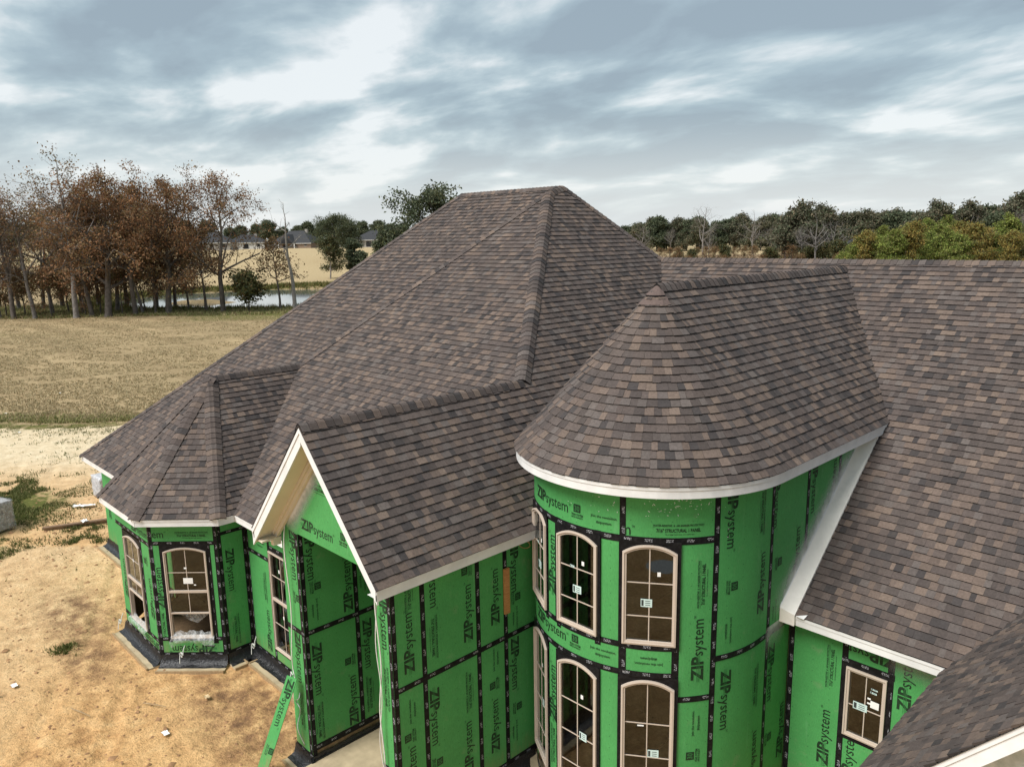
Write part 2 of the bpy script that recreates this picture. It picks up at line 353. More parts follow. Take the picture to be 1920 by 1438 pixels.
mw = m.n('ShaderNodeMapping'); mw.inputs['Rotation'].default_value = (0, 0, -0.62); mw.inputs['Scale'].default_value = (0.03, 0.42, 0.03); m.l(P, mw.inputs[0]); grass = m.mix(1.0, grass, m.ramp(m.noise(1.0, 4, 0.6, mw.outputs[0]), [(0.35, (0.80, 0.78, 0.74)), (0.65, (1.12, 1.12, 1.10))]), 'MULTIPLY')
grass = m.mix(1.0, grass, m.ramp(m.noise(0.12, 5, 0.6, P), [(0.3, (0.80, 0.80, 0.76)), (0.7, (1.15, 1.12, 1.1))]), 'MULTIPLY')
gg = m.ramp(nc_, [(0.3, (0.060, 0.070, 0.018)), (0.7, (0.165, 0.165, 0.045))])
edge = m.math('ADD', green, m.math('MULTIPLY', m.math('SUBTRACT', nb_, 0.5), 1.3)); edge = m.mr(edge, 0.35, 0.65, 0, 1)
em = m.math('ADD', gm, m.math('MULTIPLY', m.math('SUBTRACT', nb_, 0.5), 1.2)); em = m.mr(em, 0.4, 0.6, 0, 1)
ft = m.attr('Far', 'Fac'); grass = m.mix(ft, grass, m.ramp(gs, [(0.3, (0.34, 0.255, 0.140)), (0.7, (0.46, 0.36, 0.21))]))
col = m.mix(em, soil, grass); col = m.mix(edge, col, gg)
m.base(col)
hgt = m.math('ADD', m.math('MULTIPLY', nb_, 0.5), m.math('MULTIPLY', nc_, 0.35)); m.bump(m.math('ADD', hgt, m.math('MULTIPLY', nd_, 0.12)), 0.8, 0.18)
GROUNDM = m.m
gnd = big_mesh('ground', V, F, GROUNDM, smooth=True); tag(gnd, kind='structure')
def zone(rt, fw):
    r = np.hypot(rt, fw); lim = 41.3 + (fbm(rt * 0.12, fw * 0.12, 3, 2) - 0.45) * 3.2 + (fbm(rt * 0.7, fw * 0.7, 2, 22) - 0.4) * 1.3
    gmv = sstep(-0.8, 0.8, fw - lim) * (rt < 60) + (rt >= 60)
    gmv = np.where((rt > 8) & (fw > 26), 1.0, gmv); gmv = np.where(fw < -10, 1, gmv)
    pl = sstep(30, 36, fw) * (1 - sstep(41, 43, fw)) * 0.95 + 0.10 + 0.30 * sstep(20, 30, fw) * (1 - sstep(30, 36, fw)) + 0.25 * sstep(-9, -13, rt) * (fw < 24)
    gr = 0.55 * np.exp(-((fw - lim - 0.7) / 1.1) ** 2) * (rt < 8) * sstep(0.30, 0.62, vnoise(rt * 0.45, fw * 0.3, 9))
    gr = gr + 1.0 * np.exp(-(((rt + 19.4) / 2.6) ** 2 + ((fw - 27.2) / 2.9) ** 2)) + 0.75 * np.exp(-(((rt + 17.6) / 1.6) ** 2 + ((fw - 23.0) / 1.3) ** 2))
    gr = gr + 0.22 * sstep(31, 38, fw) * (1 - sstep(39, 42, fw))
    gr = gr + 0.55 * sstep(92, 98, fw) * sstep(-52, -38, rt) * (1 - sstep(115, 120, fw))
    gr = gr + 0.42 * np.exp(-((fw - 84) / 4) ** 2) * (1 - sstep(-58, -40, rt))
    gr = gr + 0.66 * sstep(101.5, 106, fw) * (1 - sstep(120, 128, fw)) * (rt < 20)
    pe = np.hypot((rt - POND[0]) / POND[2], (fw - POND[1]) / POND[3]); gr = gr + 0.72 * np.exp(-((pe - 1.12) / 0.13) ** 2)
    return gmv, pl, np.clip(gr, 0, 1)
gmv, pl, gr = zone(rt.ravel(), fw.ravel())
me = gnd.data
at = me.color_attributes.new('Zone', 'FLOAT_COLOR', 'POINT'); at.data.foreach_set('color', np.stack([gmv, pl, gr, np.ones_like(gr)], 1).astype(np.float32).ravel())
at = me.attributes.new('Far', 'FLOAT', 'POINT'); at.data.foreach_set('value', sstep(150, 190, fw.ravel()).astype(np.float32))
xx, yy = gx.ravel(), gy.ravel()
damp = 1.5 * np.exp(-(((xx + 14.6) / 1.7) ** 2 + ((yy - 6.2) / 0.9) ** 2)) + 1.4 * np.exp(-(((xx + 21.8) / 1.9) ** 2 + ((yy - 4.9) / 0.7) ** 2)) + 0.7 * np.exp(-(((xx + 19.6) / 1.1) ** 2 + ((yy - 4.2) / 0.5) ** 2)) + 0.6 * np.exp(-(((xx + 18.6) / 1.2) ** 2 + ((yy - 4.6) / 0.6) ** 2)) + 0.5 * np.exp(-(((xx + 12.8) / 0.9) ** 2 + ((yy - 5.4) / 0.7) ** 2))
at = me.attributes.new('Damp', 'FLOAT', 'POINT'); at.data.foreach_set('value', np.clip(damp, 0, 1).astype(np.float32))
# pond
m = Mat('pond_water', 0.04, 0.9); m.base((0.10, 0.11, 0.105)); m.bump(m.noise(1.6, 3, 0.5, m.pos((1, 1, 1))), 0.02, 0.03)
th = np.linspace(0, 2 * math.pi, 64, endpoint=False)
PV = [(*RF(POND[0] + 1.3 * POND[2] * math.cos(t), POND[1] + 1.3 * POND[3] * math.sin(t)), -0.62) for t in th]
tag(mesh_obj('pond', PV, [list(range(64))], m.m), kind='structure')

# ------------------------------------------------------------------ house
HO = Vector((-12, 10, 0))
house = empty('house', HO, 'unfinished house in green sheathing under brown shingle roofs with a round turret', 'house')
EXP = 0.1432
PAL = [((0.096, 0.076, 0.067), 42), ((0.076, 0.062, 0.056), 22), ((0.054, 0.047, 0.045), 12), ((0.132, 0.099, 0.081), 18), ((0.152, 0.114, 0.091), 8), ((0.110, 0.092, 0.083), 13)]
PALC = [p for p, k in PAL for _ in range(k)]
def tabcol(rg):
    c = rg.choice(PALC); k = rg.uniform(0.88, 1.12); return (c[0] * k, c[1] * k, c[2] * k)
BUTT = (0.010, 0.009, 0.009)  # black asphalt edge, with the shadow line under each course painted in
def clip(poly, a, b, c):      # keep a*u+b*v+c>=0
    o = []
    for i in range(len(poly)):
        p, q = poly[i], poly[(i + 1) % len(poly)]; dp = a * p[0] + b * p[1] + c; dq = a * q[0] + b * q[1] + c
        if dp >= 0: o.append(p)
        if (dp >= 0) != (dq >= 0):
            t = dp / (dp - dq); o.append((p[0] + t * (q[0] - p[0]), p[1] + t * (q[1] - p[1])))
    return o
def area2(p): return sum(p[i][0] * p[(i + 1) % len(p)][1] - p[(i + 1) % len(p)][0] * p[i][1] for i in range(len(p))) / 2
def project(p):
    d = Vector(p) - Vector((0, 0, 9.75)); z = d.dot(Fv)
    return (960 + FPX * d.dot(Xc) / z, 719 - FPX * d.dot(Yc) / z) if z > 0.5 else (9e9, 9e9)
SINGLE = []      # candidates for shingles of their own: (screen area, V, F, cols, roof part)
FIELD = {}       # roof part -> [V, F, cols]
def put_tab(part, uvp, hfun, to3, v0, col, cand):
    """uvp: clipped polygon in (u,v); slab between height 0 and hfun(v)"""
    n = len(uvp)
    top = [to3(u, v, hfun(v)) for u, v in uvp]; bot = [to3(u, v, -0.004) for u, v in uvp]
    V = top + bot; F = [list(range(n))]; C = [col]
    for i in range(n):
        j = (i + 1) % n
        if abs(uvp[i][1] - v0) < 1e-6 and abs(uvp[j][1] - v0) < 1e-6: cc = BUTT
        else: cc = tuple(x * 0.55 for x in col)
        F.append([i, n + i, n + j, j]); C.append(cc)
    if cand:
        px = [project(p) for p in top]
        if all(0 < x < 1920 and 0 < y < 1438 for x, y in px):
            SINGLE.append((abs(area2(px)), V, F, C, part)); return
    add_field(part, V, F, C)
def add_field(part, V, F, C):
    fd = FIELD.setdefault(part, [[], [], []]); b = len(fd[0])
    fd[0].extend(V); fd[1].extend([[b + i for i in f] for f in F]); fd[2].extend(C)
DECK = {}
def shingle_face(part, pieces, seed, cand=False, zref=None):
    rg = random.Random(seed)
    pieces = [[Vector(p) for p in pc] for pc in pieces]
    p0 = pieces[0]; n = (p0[1] - p0[0]).cross(p0[2] - p0[0]).normalized()
    if n.z < 0: n = -n
    v = (Vector((0, 0, 1)) - n * n.z).normalized(); u = v.cross(n)
    zr = min(p.z for pc in pieces for p in pc) if zref is None else zref
    low = min((p for pc in pieces for p in pc), key=lambda p: p.z)
    O = low + v * ((zr - low.z) / v.z)
    P2 = [[((p - O).dot(u), (p - O).dot(v)) for p in pc] for pc in pieces]
    P2 = [pc if area2(pc) > 0 else pc[::-1] for pc in P2]
    umin = min(p[0] for pc in P2 for p in pc); umax = max(p[0] for pc in P2 for p in pc); vmax = max(p[1] for pc in P2 for p in pc)
    to3 = lambda a, b, h: O + u * a + v * b + n * h
    for pc in pieces: DECK.setdefault(part, MB()).add([p - n * 0.012 for p in pc], [list(range(len(pc)))])
    planes = [[(-(q[1] - p[1]), q[0] - p[0], -(-(q[1] - p[1]) * p[0] + (q[0] - p[0]) * p[1])) for p, q in zip(pc, pc[1:] + pc[:1])] for pc in P2]
    for i in range(int(vmax / EXP) + 1):
        v0 = i * EXP; v1 = v0 + EXP + 0.018
        a = umin - rg.uniform(0, 0.3); tooth = rg.random() < 0.5
        while a < umax:
            wd = rg.uniform(0.09, 0.20) if tooth else rg.uniform(0.06, 0.18)
            h0 = 0.027 if tooth else 0.020
            col = tabcol(rg)
            h0 += rg.uniform(-0.0015, 0.002); dv = rg.uniform(-0.004, 0.004)
            q0 = [(a, v0 + dv), (a + wd, v0 + dv), (a + wd, v1), (a, v1)]
            for pl_ in planes:
                q = q0
                for k in pl_:
                    q = clip(q, *k)
                    if len(q) < 3: break
                if len(q) >= 3 and abs(area2(q)) > 2e-4:
                    put_tab(part, q, lambda vv, h0=h0, v0=v0, v1=v1: h0 + (0.0015 - h0) * (vv - v0) / (v1 - v0), to3, v0 + dv, col, cand)
            a += wd; tooth = not tooth if rg.random() < 0.85 else tooth
def part_roof(name):      # placeholder, the mesh is the deck filled later
    return name
# key points
xe, ze = -8.856, 4.75
G_ = (-10.80, 5.785, 6.885); H_ = (-10.80, 10.74, 6.885); E1 = (xe, 5.785, ze); E0 = (-12.76, 5.785, 4.67)
AF = (-14.42, 15.44, 10.853); J_ = (-18.69, 10.22, 6.444); BA = (-18.69, 7.74, 6.444)
P1 = (-14.59, 16.21, 11.04); P2_ = (-18.84, 16.21, 11.04); L0 = (-26.96, 6.75, 3.05); K_ = (-12.78, 18.27, 9.05)
ez = 3.71
c0, c1, c2, c3 = (-20.0, 5.265, ez), (-17.58, 5.265, ez), (-16.24, 6.61, ez), (-16.24, 6.98, ez)
xt, yt, zt, rT, zTe = -7.534, 10.664, 8.90, 2.383, 6.22
def wz(y): return 3.58 + 0.797 * (y - 11.40)
def fz(y): return 3.712 + 0.844 * (y - 6.98)
def rz(x): return ze + 1.0973 * (xe - x)
def tz(x): return zt - (zt - zTe) / rT * abs(x - xt)
def gz(x): return 3.53 + 1.12 * (x + 3.0)
# right hand slope: porch right slope and the big hip face are one plane
shingle_face('porch_roof', [[G_, E1, (xe, 10.74, ze), H_]], 11, True)
shingle_face('main_roof', [[H_, (xe, 10.74, ze), (xe, 12.87, ze), (K_[0], K_[1], rz(K_[0])), (P1[0], P1[1], rz(P1[0])), (AF[0], AF[1], rz(AF[0]))]], 12)
shingle_face('porch_roof', [[E0, G_, H_, (-12.76, 8.15, 4.67)]], 13)
shingle_face('main_roof', [[(AF[0], AF[1], fz(AF[1])), (J_[0], J_[1], fz(J_[1])), (-18.69, 6.98, fz(6.98)), (-12.5, 6.98, fz(6.98)), (-12.5, 12.947, fz(12.947))], [(-12.5, 8.1, fz(8.1)), (H_[0], H_[1], fz(H_[1])), (-12.5, 12.947, fz(12.947))]], 14)
lz = lambda y: 3.05 + 0.8446 * (y - 6.75)
shingle_face('main_roof', [[(P1[0], P1[1], lz(P1[1])), (P2_[0], P2_[1], lz(P2_[1])), (L0[0], L0[1], lz(L0[1])), (-20.7, 6.75, lz(6.75)), (-14.42, 15.98, lz(15.98))]], 15)
flz = lambda x: 10.853 + 1.0316 * (x + 14.42)
shingle_face('main_roof', [[(-18.69, 10.22, flz(-18.69)), (-14.42, 15.44, flz(-14.42)), (-14.42, 15.98, flz(-14.42)), (-18.69, 10.77, flz(-18.69))]], 16)
shingle_face('main_roof', [[P2_, P1, (-7.32, 24.47, 3.05), (-26.96, 24.47, 3.05)]], 17)
shingle_face('main_roof', [[P2_, L0, (-26.96, 24.47, 3.05)]], 18)
# bay
shingle_face('bay_roof', [[BA, c0, c1]], 21)
shingle_face('bay_roof', [[BA, c1, c2]], 22)
brz = lambda x: 6.444 - (6.444 - ez) / (c2[0] + 18.69) * (x + 18.69)
shingle_face('bay_roof', [[BA, c2, (c2[0], 7.2, ez), (-18.69, 10.22, 6.444)]], 23)
shingle_face('bay_roof', [[BA, c0, (-21.34, 6.61, ez)]], 24)
shingle_face('bay_roof', [[BA, (-21.34, 6.61, ez), (-21.34, 7.6, ez), (-18.69, 10.8, 6.444)]], 25)
# wing
xk = -5.23
shingle_face('wing_roof', [[(xk, 11.40, wz(11.40)), (9, 11.40, wz(11.40)), (9, 18.27, wz(18.27)), (xk, 18.27, wz(18.27))], [(-12.78, 18.27, wz(18.27)), (-12.0, 14.0, wz(14.0)), (xk, 14.0, wz(14.0)), (xk, 18.27, wz(18.27))]], 31, True)
wbz = lambda y: wz(18.27) - 0.797 * (y - 18.27)
shingle_face('wing_roof', [[(-12.78, 18.27, wbz(18.27)), (9, 18.27, wbz(18.27)), (9, 25.1, wbz(25.1)), (-7.0, 25.1, wbz(25.1))]], 32)
# garage roof
shingle_face('garage_roof', [[(-3.0, 7.5, gz(-3)), (1.2, 7.5, gz(1.2)), (1.2, 17.2, gz(1.2)), (-3.0, 11.8, gz(-3))]], 41, True)
shingle_face('garage_roof', [[(1.2, 7.5, gz(1.2)), (5.4, 7.5, gz(-3)), (5.4, 11.8, gz(-3)), (1.2, 17.2, gz(1.2))]], 42)
# turret: two straight slopes and the half cone
mT = (zt - zTe) / rT
shingle_face('turret_roof', [[(xt, yt, zt), (xt + rT, yt, zTe), (xt + rT, 14.95, zTe), (xt, 18.15, zt)]], 51, True, zref=zTe)
shingle_face('turret_roof', [[(xt, yt, zt), (xt - rT, yt, zTe), (xt - rT, 14.95, zTe), (xt, 18.15, zt)]], 52, zref=zTe)
slant = math.hypot(rT, zt - zTe); sc_, ss_ = rT / slant, (zt - zTe) / slant
rg = random.Random(53)
for i in range(int(slant / EXP)):
    v0 = i * EXP; v1 = min(v0 + EXP + 0.018, slant - 0.02); r0 = rT * (1 - v0 / slant)
    t = math.pi - rg.uniform(0, 0.1)
    def to3c(th, v, h):
        rr = (slant - v) * sc_ + h * ss_; return Vector((xt + rr * math.cos(th), yt + rr * math.sin(th), zTe + v * ss_ + h * sc_))
    tooth = False
    while t < 2 * math.pi - 1e-3:
        wd = (rg.uniform(0.09, 0.20)) / max(r0, 0.35); t2 = min(t + wd, 2 * math.pi)
        h0 = (0.028 if tooth else 0.021) + rg.uniform(-0.002, 0.002); col = tabcol(rg); dv = rg.uniform(-0.008, 0.008)
        tm = (t + t2) / 2
        q = [(t, v0 + dv), (tm, v0 + dv), (t2 - 0.002 / max(r0, .3), v0 + dv), (t2 - 0.002 / max(r0, .3), v1), (t, v1)]
        put_tab('turret_roof', q, lambda vv, h0=h0, v0=v0, v1=v1: h0 + (0.0015 - h0) * (vv - v0) / (v1 - v0), to3c, v0 + dv, col, True)
        t = t2; tooth = not tooth
db = DECK['turret_roof']; bb = [Vector((xt, yt, zt - 0.012))] + [Vector((xt + (rT - .01) * math.cos(a), yt + (rT - .01) * math.sin(a), zTe - 0.012)) for a in np.linspace(math.pi, 2 * math.pi, 40)]
db.add(bb, [(0, i, i + 1) for i in range(1, 40)])
ROOF = {}
for k, mb in DECK.items(): ROOF[k] = mb.build(k, ROOFDECK, house)
SINGLE.sort(key=lambda s: -s[0])
for i, (ar, V, F, C, part) in enumerate(SINGLE):
    if i < 300: mesh_obj('shingle', [tuple(p) for p in V], F, SHINGLE, ROOF[part], 'c', cols=C)
    else: add_field(part, V, F, C)
for k, (V, F, C) in FIELD.items():
    tag(mesh_obj('shingle_field', [tuple(p) for p in V], F, SHINGLE, ROOF[k], cols=C), kind='stuff')

# ridge and hip caps
CAPREST = {}
def caps(part, a, b, n1, n2, seed, single=True, half=0.15, lift=0.026, rnd=0.05):
    """folded caps from a (low end / start) to b; n1,n2: normals of the two slopes"""
    rg = random.Random(seed); a = Vector(a); b = Vector(b); t = (b - a); Ln = t.length; t.normalize()
    n1 = Vector(n1).normalized(); n2 = Vector(n2).normalized(); up = (n1 + n2).normalized()
    d1 = t.cross(n1); d2 = t.cross(n2)
    if d1.dot(n2) > 0: d1 = -d1      # d1 runs down slope 1, away from slope 2
    if d2.dot(n1) > 0: d2 = -d2
    ex = 0.146; k = max(1, int(Ln / ex)); ex = Ln / k
    for i in range(k):
        s0, s1 = i * ex, min((i + 1) * ex + 0.03, Ln)
        prof = []
        hj = rg.uniform(-0.006, 0.006)
        for f in (-1, -0.55, -0.2, 0, 0.2, 0.55, 1):
            d, nn = (d1, n1) if f < 0 else (d2, n2)
            w_ = abs(f) * (half + hj); rise = lift + rnd * (1 - abs(f)) * 0.35
            prof.append(d * w_ + nn * rise if f else up * (lift + rnd * 0.12))
        n = len(prof); base = a + t * s0; top = a + t * s1
        V = [base + p + up * 0.012 for p in prof] + [top + p - up * 0.004 for p in prof] + [base + p - up * 0.020 for p in prof]
        F = [[j, j + 1, n + j + 1, n + j] for j in range(n - 1)] + [[2 * n + j, 2 * n + j + 1, j + 1, j] for j in range(n - 1)] + [[0, n, 2 * n], [n - 1, 3 * n - 1, 2 * n - 1]]
        col = tabcol(rg); C = [col] * (n - 1) + [BUTT] * (n + 1)
        if single: mesh_obj('ridge_cap', [tuple(p) for p in V], F, SHINGLE, ROOF[part], 'c', cols=C)
        else:
            fd = CAPREST.setdefault(part, [[], [], []]); bb_ = len(fd[0]); fd[0].extend(V); fd[1].extend([[bb_ + q for q in f] for f in F]); fd[2].extend(C)
def nrm(gx_, gy_): return Vector((-gx_, -gy_, 1)).normalized()
nR, nF, nL = nrm(-1.0973, 0), nrm(0, 0.844), nrm(0, 0.8446)
nPl = nrm(1.13, 0); nBr = nrm(-1.116, 0); nBl = nrm(1.0316, 0); nW = nrm(0, 0.797); nWb = nrm(0, -0.797); nTr = nrm(-mT, 0); nTl = nrm(mT, 0)
def pn(a, b, c):
    n = (Vector(b) - Vector(a)).cross(Vector(c) - Vector(a)).normalized(); return n if n.z > 0 else -n
nBf = pn(BA, c0, c1); nBc = pn(BA, c1, c2); nBlc = pn(BA, c0, (-21.34, 6.61, ez))
caps('porch_roof', G_, H_, nPl, nR, 1)
caps('main_roof', H_, AF, nF, nR, 2, half=0.175, lift=0.03, rnd=0.11)
caps('bay_roof', BA, J_, nBl, nBr, 3)
caps('bay_roof', c1, BA, nBf, nBc, 4, half=0.175, lift=0.03, rnd=0.10)
caps('bay_roof', c2, BA, nBc, nBr, 5, half=0.175, lift=0.03, rnd=0.10)
caps('bay_roof', c0, BA, nBlc, nBf, 6, False)
caps('turret_roof', (xt, yt, zt), (xt, 18.1, zt), nTl, nTr, 7)
caps('wing_roof', (3.4, 18.27, K_[2]), (K_[0], K_[1], K_[2]), nW, nWb, 8)
caps('main_roof', J_, AF, nBl, nF, 9, False)
caps('main_roof', L0, P2_, nrm(0.98, 0), nL, 10, False)
caps('main_roof', P2_, P1, nL, nrm(0, -0.967), 11, False)
caps('main_roof', AF, P1, nR, nL, 12, False)
caps('main_roof', K_, P1, nR, nrm(0, -0.967), 13, False)
for k, (V, F, C) in CAPREST.items():
    tag(mesh_obj('ridge_cap_run', [tuple(p) for p in V], F, SHINGLE, ROOF[k], cols=C), kind='stuff')
# little folded caps over the cone tip
for i, (rr, sh) in enumerate(((0.30, 0.02), (0.18, 0.05))):
    V = [Vector((xt, yt + 0.06, zt + 0.02 + sh * .6))]; ths = np.linspace(math.pi * 1.02, math.pi * 1.98, 7)
    V += [Vector((xt + rr * math.cos(t), yt + rr * math.sin(t), zt - rr * mT + 0.035 + sh * .5)) for t in ths]
    V += [Vector((xt + rr * math.cos(t), yt + rr * math.sin(t), zt - rr * mT + 0.005)) for t in ths]
    F = [[0, j, j + 1] for j in range(1, 7)] + [[j, 7 + j, 8 + j, j + 1] for j in range(1, 7)]
    mesh_obj('ridge_cap', [tuple(p) for p in V], F, SHINGLE, ROOF['turret_roof'], 'c', cols=[(0.12, 0.088, 0.078)] * 6 + [BUTT] * 6)

# fascia and soffit
def fascia(part, a, b, nout, h=0.165, th_=0.03, ext=0.0):
    a = Vector(a); b = Vector(b); n = Vector(nout).normalized(); t = (b - a).normalized()
    a2 = a - n * (0.018 + th_ / 2) - t * ext + Vector((0, 0, -0.004)); b2 = b - n * (0.018 + th_ / 2) + t * ext + Vector((0, 0, -0.004))
    kb = max(1, math.ceil((b2 - a2).length / 3.0))
    for q_ in range(kb): MB().bar(a2.lerp(b2, q_ / kb) + t * (.003 if q_ else 0), a2.lerp(b2, (q_ + 1) / kb), n * th_, (0, 0, -h)).build('fascia_board', TRIM, ROOF[part])
    a3 = a2 + n * (th_ / 2 + 0.006) + Vector((0, 0, -0.001)); b3 = b2 + n * (th_ / 2 + 0.006) + Vector((0, 0, -0.001))
    MB().bar(a3, b3, n * 0.011, (0, 0, -0.05)).build('drip_edge', TRIM, ROOF[part])
def soffit(part, pts, z): mesh_obj('soffit', [(x, y, z) for x, y in pts], [list(range(len(pts)))], TRIM, ROOF[part])
s45 = 2 ** -.5
fascia('porch_roof', (xe, 5.80, ze), (xe, 9.25, ze), (1, 0, 0)); soffit('porch_roof', [(xe - .04, 5.83), (xe - .04, 9.2), (-9.17, 9.2), (-9.17, 5.83)], ze - .16)
fascia('main_roof', (-16.26, 6.98, ez), (-12.5, 6.98, ez), (0, -1, 0)); soffit('main_roof', [(-16.7, 7.02), (-12.5, 7.02), (-12.5, 7.40), (-16.7, 7.40)], ez - .16)
fascia('main_roof', L0, (-21.3, 6.75, 3.05), (0, -1, 0)); soffit('main_roof', [(-26.9, 6.8), (-21.3, 6.8), (-21.3, 7.2), (-26.9, 7.2)], 2.89)
fascia('main_roof', (-26.96, 24.4, 3.05), L0, (-1, 0, 0))
fascia('bay_roof', c0, c1, (0, -1, 0)); fascia('bay_roof', c1, c2, (s45, -s45, 0)); fascia('bay_roof', c2, (c3[0], c3[1] + .02, ez), (1, 0, 0)); fascia('bay_roof', (-21.34, 6.61, ez), c0, (-s45, -s45, 0))
soffit('bay_roof', [(-20.0, 5.30), (-17.59, 5.30), (-16.28, 6.62), (-16.28, 7.4), (-18.5, 7.4), (-21.3, 6.6)], ez - .15)
fascia('wing_roof', (xk, 11.40, 3.58), (-2.98, 11.40, 3.58), (0, -1, 0)); soffit('wing_roof', [(-5.46, 11.43), (-3.0, 11.43), (-3.0, 11.8), (-5.46, 11.8)], 3.42)
fascia('garage_roof', (-3.0, 11.6, 3.53), (-3.0, 7.5, 3.53), (-1, 0, 0))
# ragged end of the wing eave where the drip metal was cut
MB().add([(-3.02, 11.37, 3.57), (-2.90, 11.40, 3.55), (-2.96, 11.36, 3.43), (-3.02, 11.35, 3.36), (-3.0, 11.33, 3.28), (-3.06, 11.36, 3.42)], [(0, 1, 2, 5), (5, 2, 3, 4)]).build('drip_edge', TRIM, ROOF['wing_roof'])
# turret fascia: half ring and straight runs, with returned end
def ring(r0, r1, z0, z1, name, mat, parent, tA=math.pi, tB=2 * math.pi, n=48, tail=None):
    pts = [(math.cos(a), math.sin(a)) for a in np.linspace(tA, tB, n)]
    rows = []
    for r_, z_ in ((r1, z0), (r1, z1), (r0, z1), (r0, z0)):
        row = [(xt + r_ * x, yt + r_ * y, z_) for x, y in pts]
        if tail: row = [(xt - r_, yt + tail, z_)] + row + [(xt + r_, yt + tail, z_)]
        rows.append(row)
    k = len(rows[0]); V = sum(rows, []); F = []
    for q in range(4):
        for i in range(k - 1): F.append([q * k + i, q * k + i + 1, ((q + 1) % 4) * k + i + 1, ((q + 1) % 4) * k + i])
    F += [[0, k, 2 * k, 3 * k], [k - 1, 4 * k - 1, 3 * k - 1, 2 * k - 1]]
    return mesh_obj(name, V, F, mat, parent)
ring(rT - 0.048, rT - 0.018, zTe - 0.18, zTe - 0.004, 'fascia_board', TRIM, ROOF['turret_roof'], tail=4.30)
ring(rT - 0.017, rT - 0.006, zTe - 0.055, zTe - 0.005, 'drip_edge', TRIM, ROOF['turret_roof'], tail=4.31)
ring(2.06, rT - 0.049, zTe - 0.165, zTe - 0.155, 'soffit', TRIM, ROOF['turret_roof'], tail=4.25)
MB().box(xt + rT - .05, xt + rT + .10, 14.93, 15.03, zTe - .19, zTe - .172).build('drip_edge', TRIM, ROOF['turret_roof'])
# sloping trim board where the wing roof meets the turret wall
def wing_trim():
    A = Vector((-5.335, 11.36, wz(11.36) + .03)); B = Vector((-5.335, 14.55, wz(14.55) + .03)); dn = Vector((0, 0.797, -1)).normalized()
    q = lambda P: [P + Vector((-.13, 0, .085)), P + Vector((.125, 0, .03)), P + Vector((.125, 0, -.16)), P + Vector((-.13, 0, -.16))]
    a, b = q(A), q(B)
    mb = MB(); mb.add(a + b, [(0, 1, 5, 4), (1, 2, 6, 5), (2, 3, 7, 6), (3, 0, 4, 7), (0, 3, 2, 1), (4, 5, 6, 7)])
    mb.build('rake_board', WARMW, ROOF['wing_roof'])
    A2, B2 = A + Vector((-.135, .02, .115)), B + Vector((-.135, 0, .115))
    MB().bar(A2, B2, (.03, 0, 0), (0, 0, -.07)).build('rake_board', TRIM, ROOF['wing_roof'])
    # bent corner of drip metal at the eave
    MB().add([(-5.20, 11.37, 3.60), (-5.06, 11.37, 3.585), (-5.02, 11.42, 3.66), (-5.12, 11.39, 3.56)], [(0, 1, 2), (0, 3, 1)]).build('drip_edge', TRIM, ROOF['wing_roof'])
wing_trim()
# porch rakes: boards along both slopes, boxed soffit on the left, frieze on the wall
def rake(a, b, tag_, y0, y1, hh_, off, mat, name='rake_board'):
    a = Vector(a); b = Vector(b); t = (b - a).normalized(); n = Vector((-t.z, 0, t.x));  n = n if n.z > 0 else -n
    vo = Vector((0, 0, 1 / max(n.z, .2))); a = a - vo * off; b = b - vo * off
    MB().hexa([Vector((p.x, y, p.z)) for p, y in ((a - vo * hh_, y0), (b - vo * hh_, y0), (b - vo * hh_, y1), (a - vo * hh_, y1), (a, y0), (b, y0), (b, y1), (a, y1))]).build(name, mat, ROOF['porch_roof'])
apex = Vector(G_) + Vector((0, 0, -.02)); E1b = Vector(E1) + Vector((-.02, 0, .02))
rake(apex, E1b, 0, 5.80, 5.83, 0.15, 0.014, TRIM); rake(apex, Vector(E0) + Vector((-.02, 0, -.02)), 0, 5.80, 5.83, 0.19, 0.014, TRIM)
rake(apex, E1b, 0, 5.785, 5.799, 0.05, 0.010, TRIM); rake(apex, Vector(E0), 0, 5.785, 5.799, 0.055, 0.010, TRIM)
rake(apex + Vector((0, 0, -.02)), Vector(E0), 0, 5.835, 6.20, 0.02, 0.17, CREAM, 'soffit'); rake(apex + Vector((0, 0, -.02)), Vector(E1) + Vector((-.2, 0, .22)), 0, 5.835, 6.20, 0.02, 0.13, CREAM, 'soffit')
rake(apex + Vector((0, 0, -.04)), Vector(E0) + Vector((.15, 0, .18)), 0, 6.14, 6.195, 0.12, 0.192, CREAM, 'frieze_board')
rake(apex + Vector((0, 0, -.04)), Vector(E0) + Vector((.15, 0, .18)), 0, 6.10, 6.139, 0.05, 0.192, CREAM, 'frieze_board')
MB().box(-12.76, -12.50, 5.84, 6.24, 4.44, 4.47).box(-12.60, -12.50, 6.05, 6.20, 4.33, 4.44).build('soffit', CREAM, ROOF['porch_roof'])
fascia('porch_roof', (-12.76, 8.2, 4.67), (-12.76, 5.80, 4.67), (-1, 0, 0))
# garage rake
def garake():
    for s in (0, 1):
        a = Vector((-3.0, 0, gz(-3))) if s == 0 else Vector((5.4, 0, gz(-3))); b = Vector((1.2, 0, gz(1.2)))
        t = (b - a).normalized(); n = Vector((-t.z, 0, t.x)); n = n if n.z > 0 else -n
        for (y0, y1, o, h) in ((7.53, 7.56, .012, .17), (7.515, 7.529, .010, .05), (7.562, 7.90, .16, .02)):
            p, q = a - n * o, b - n * o
            MB().hexa([Vector((r_.x, y, r_.z)) for r_, y in ((p - n * h, y0), (q - n * h, y0), (q - n * h, y1), (p - n * h, y1), (p, y0), (q, y0), (q, y1), (p, y1))]).build('rake_board', TRIM, ROOF['garage_roof'])
garake()

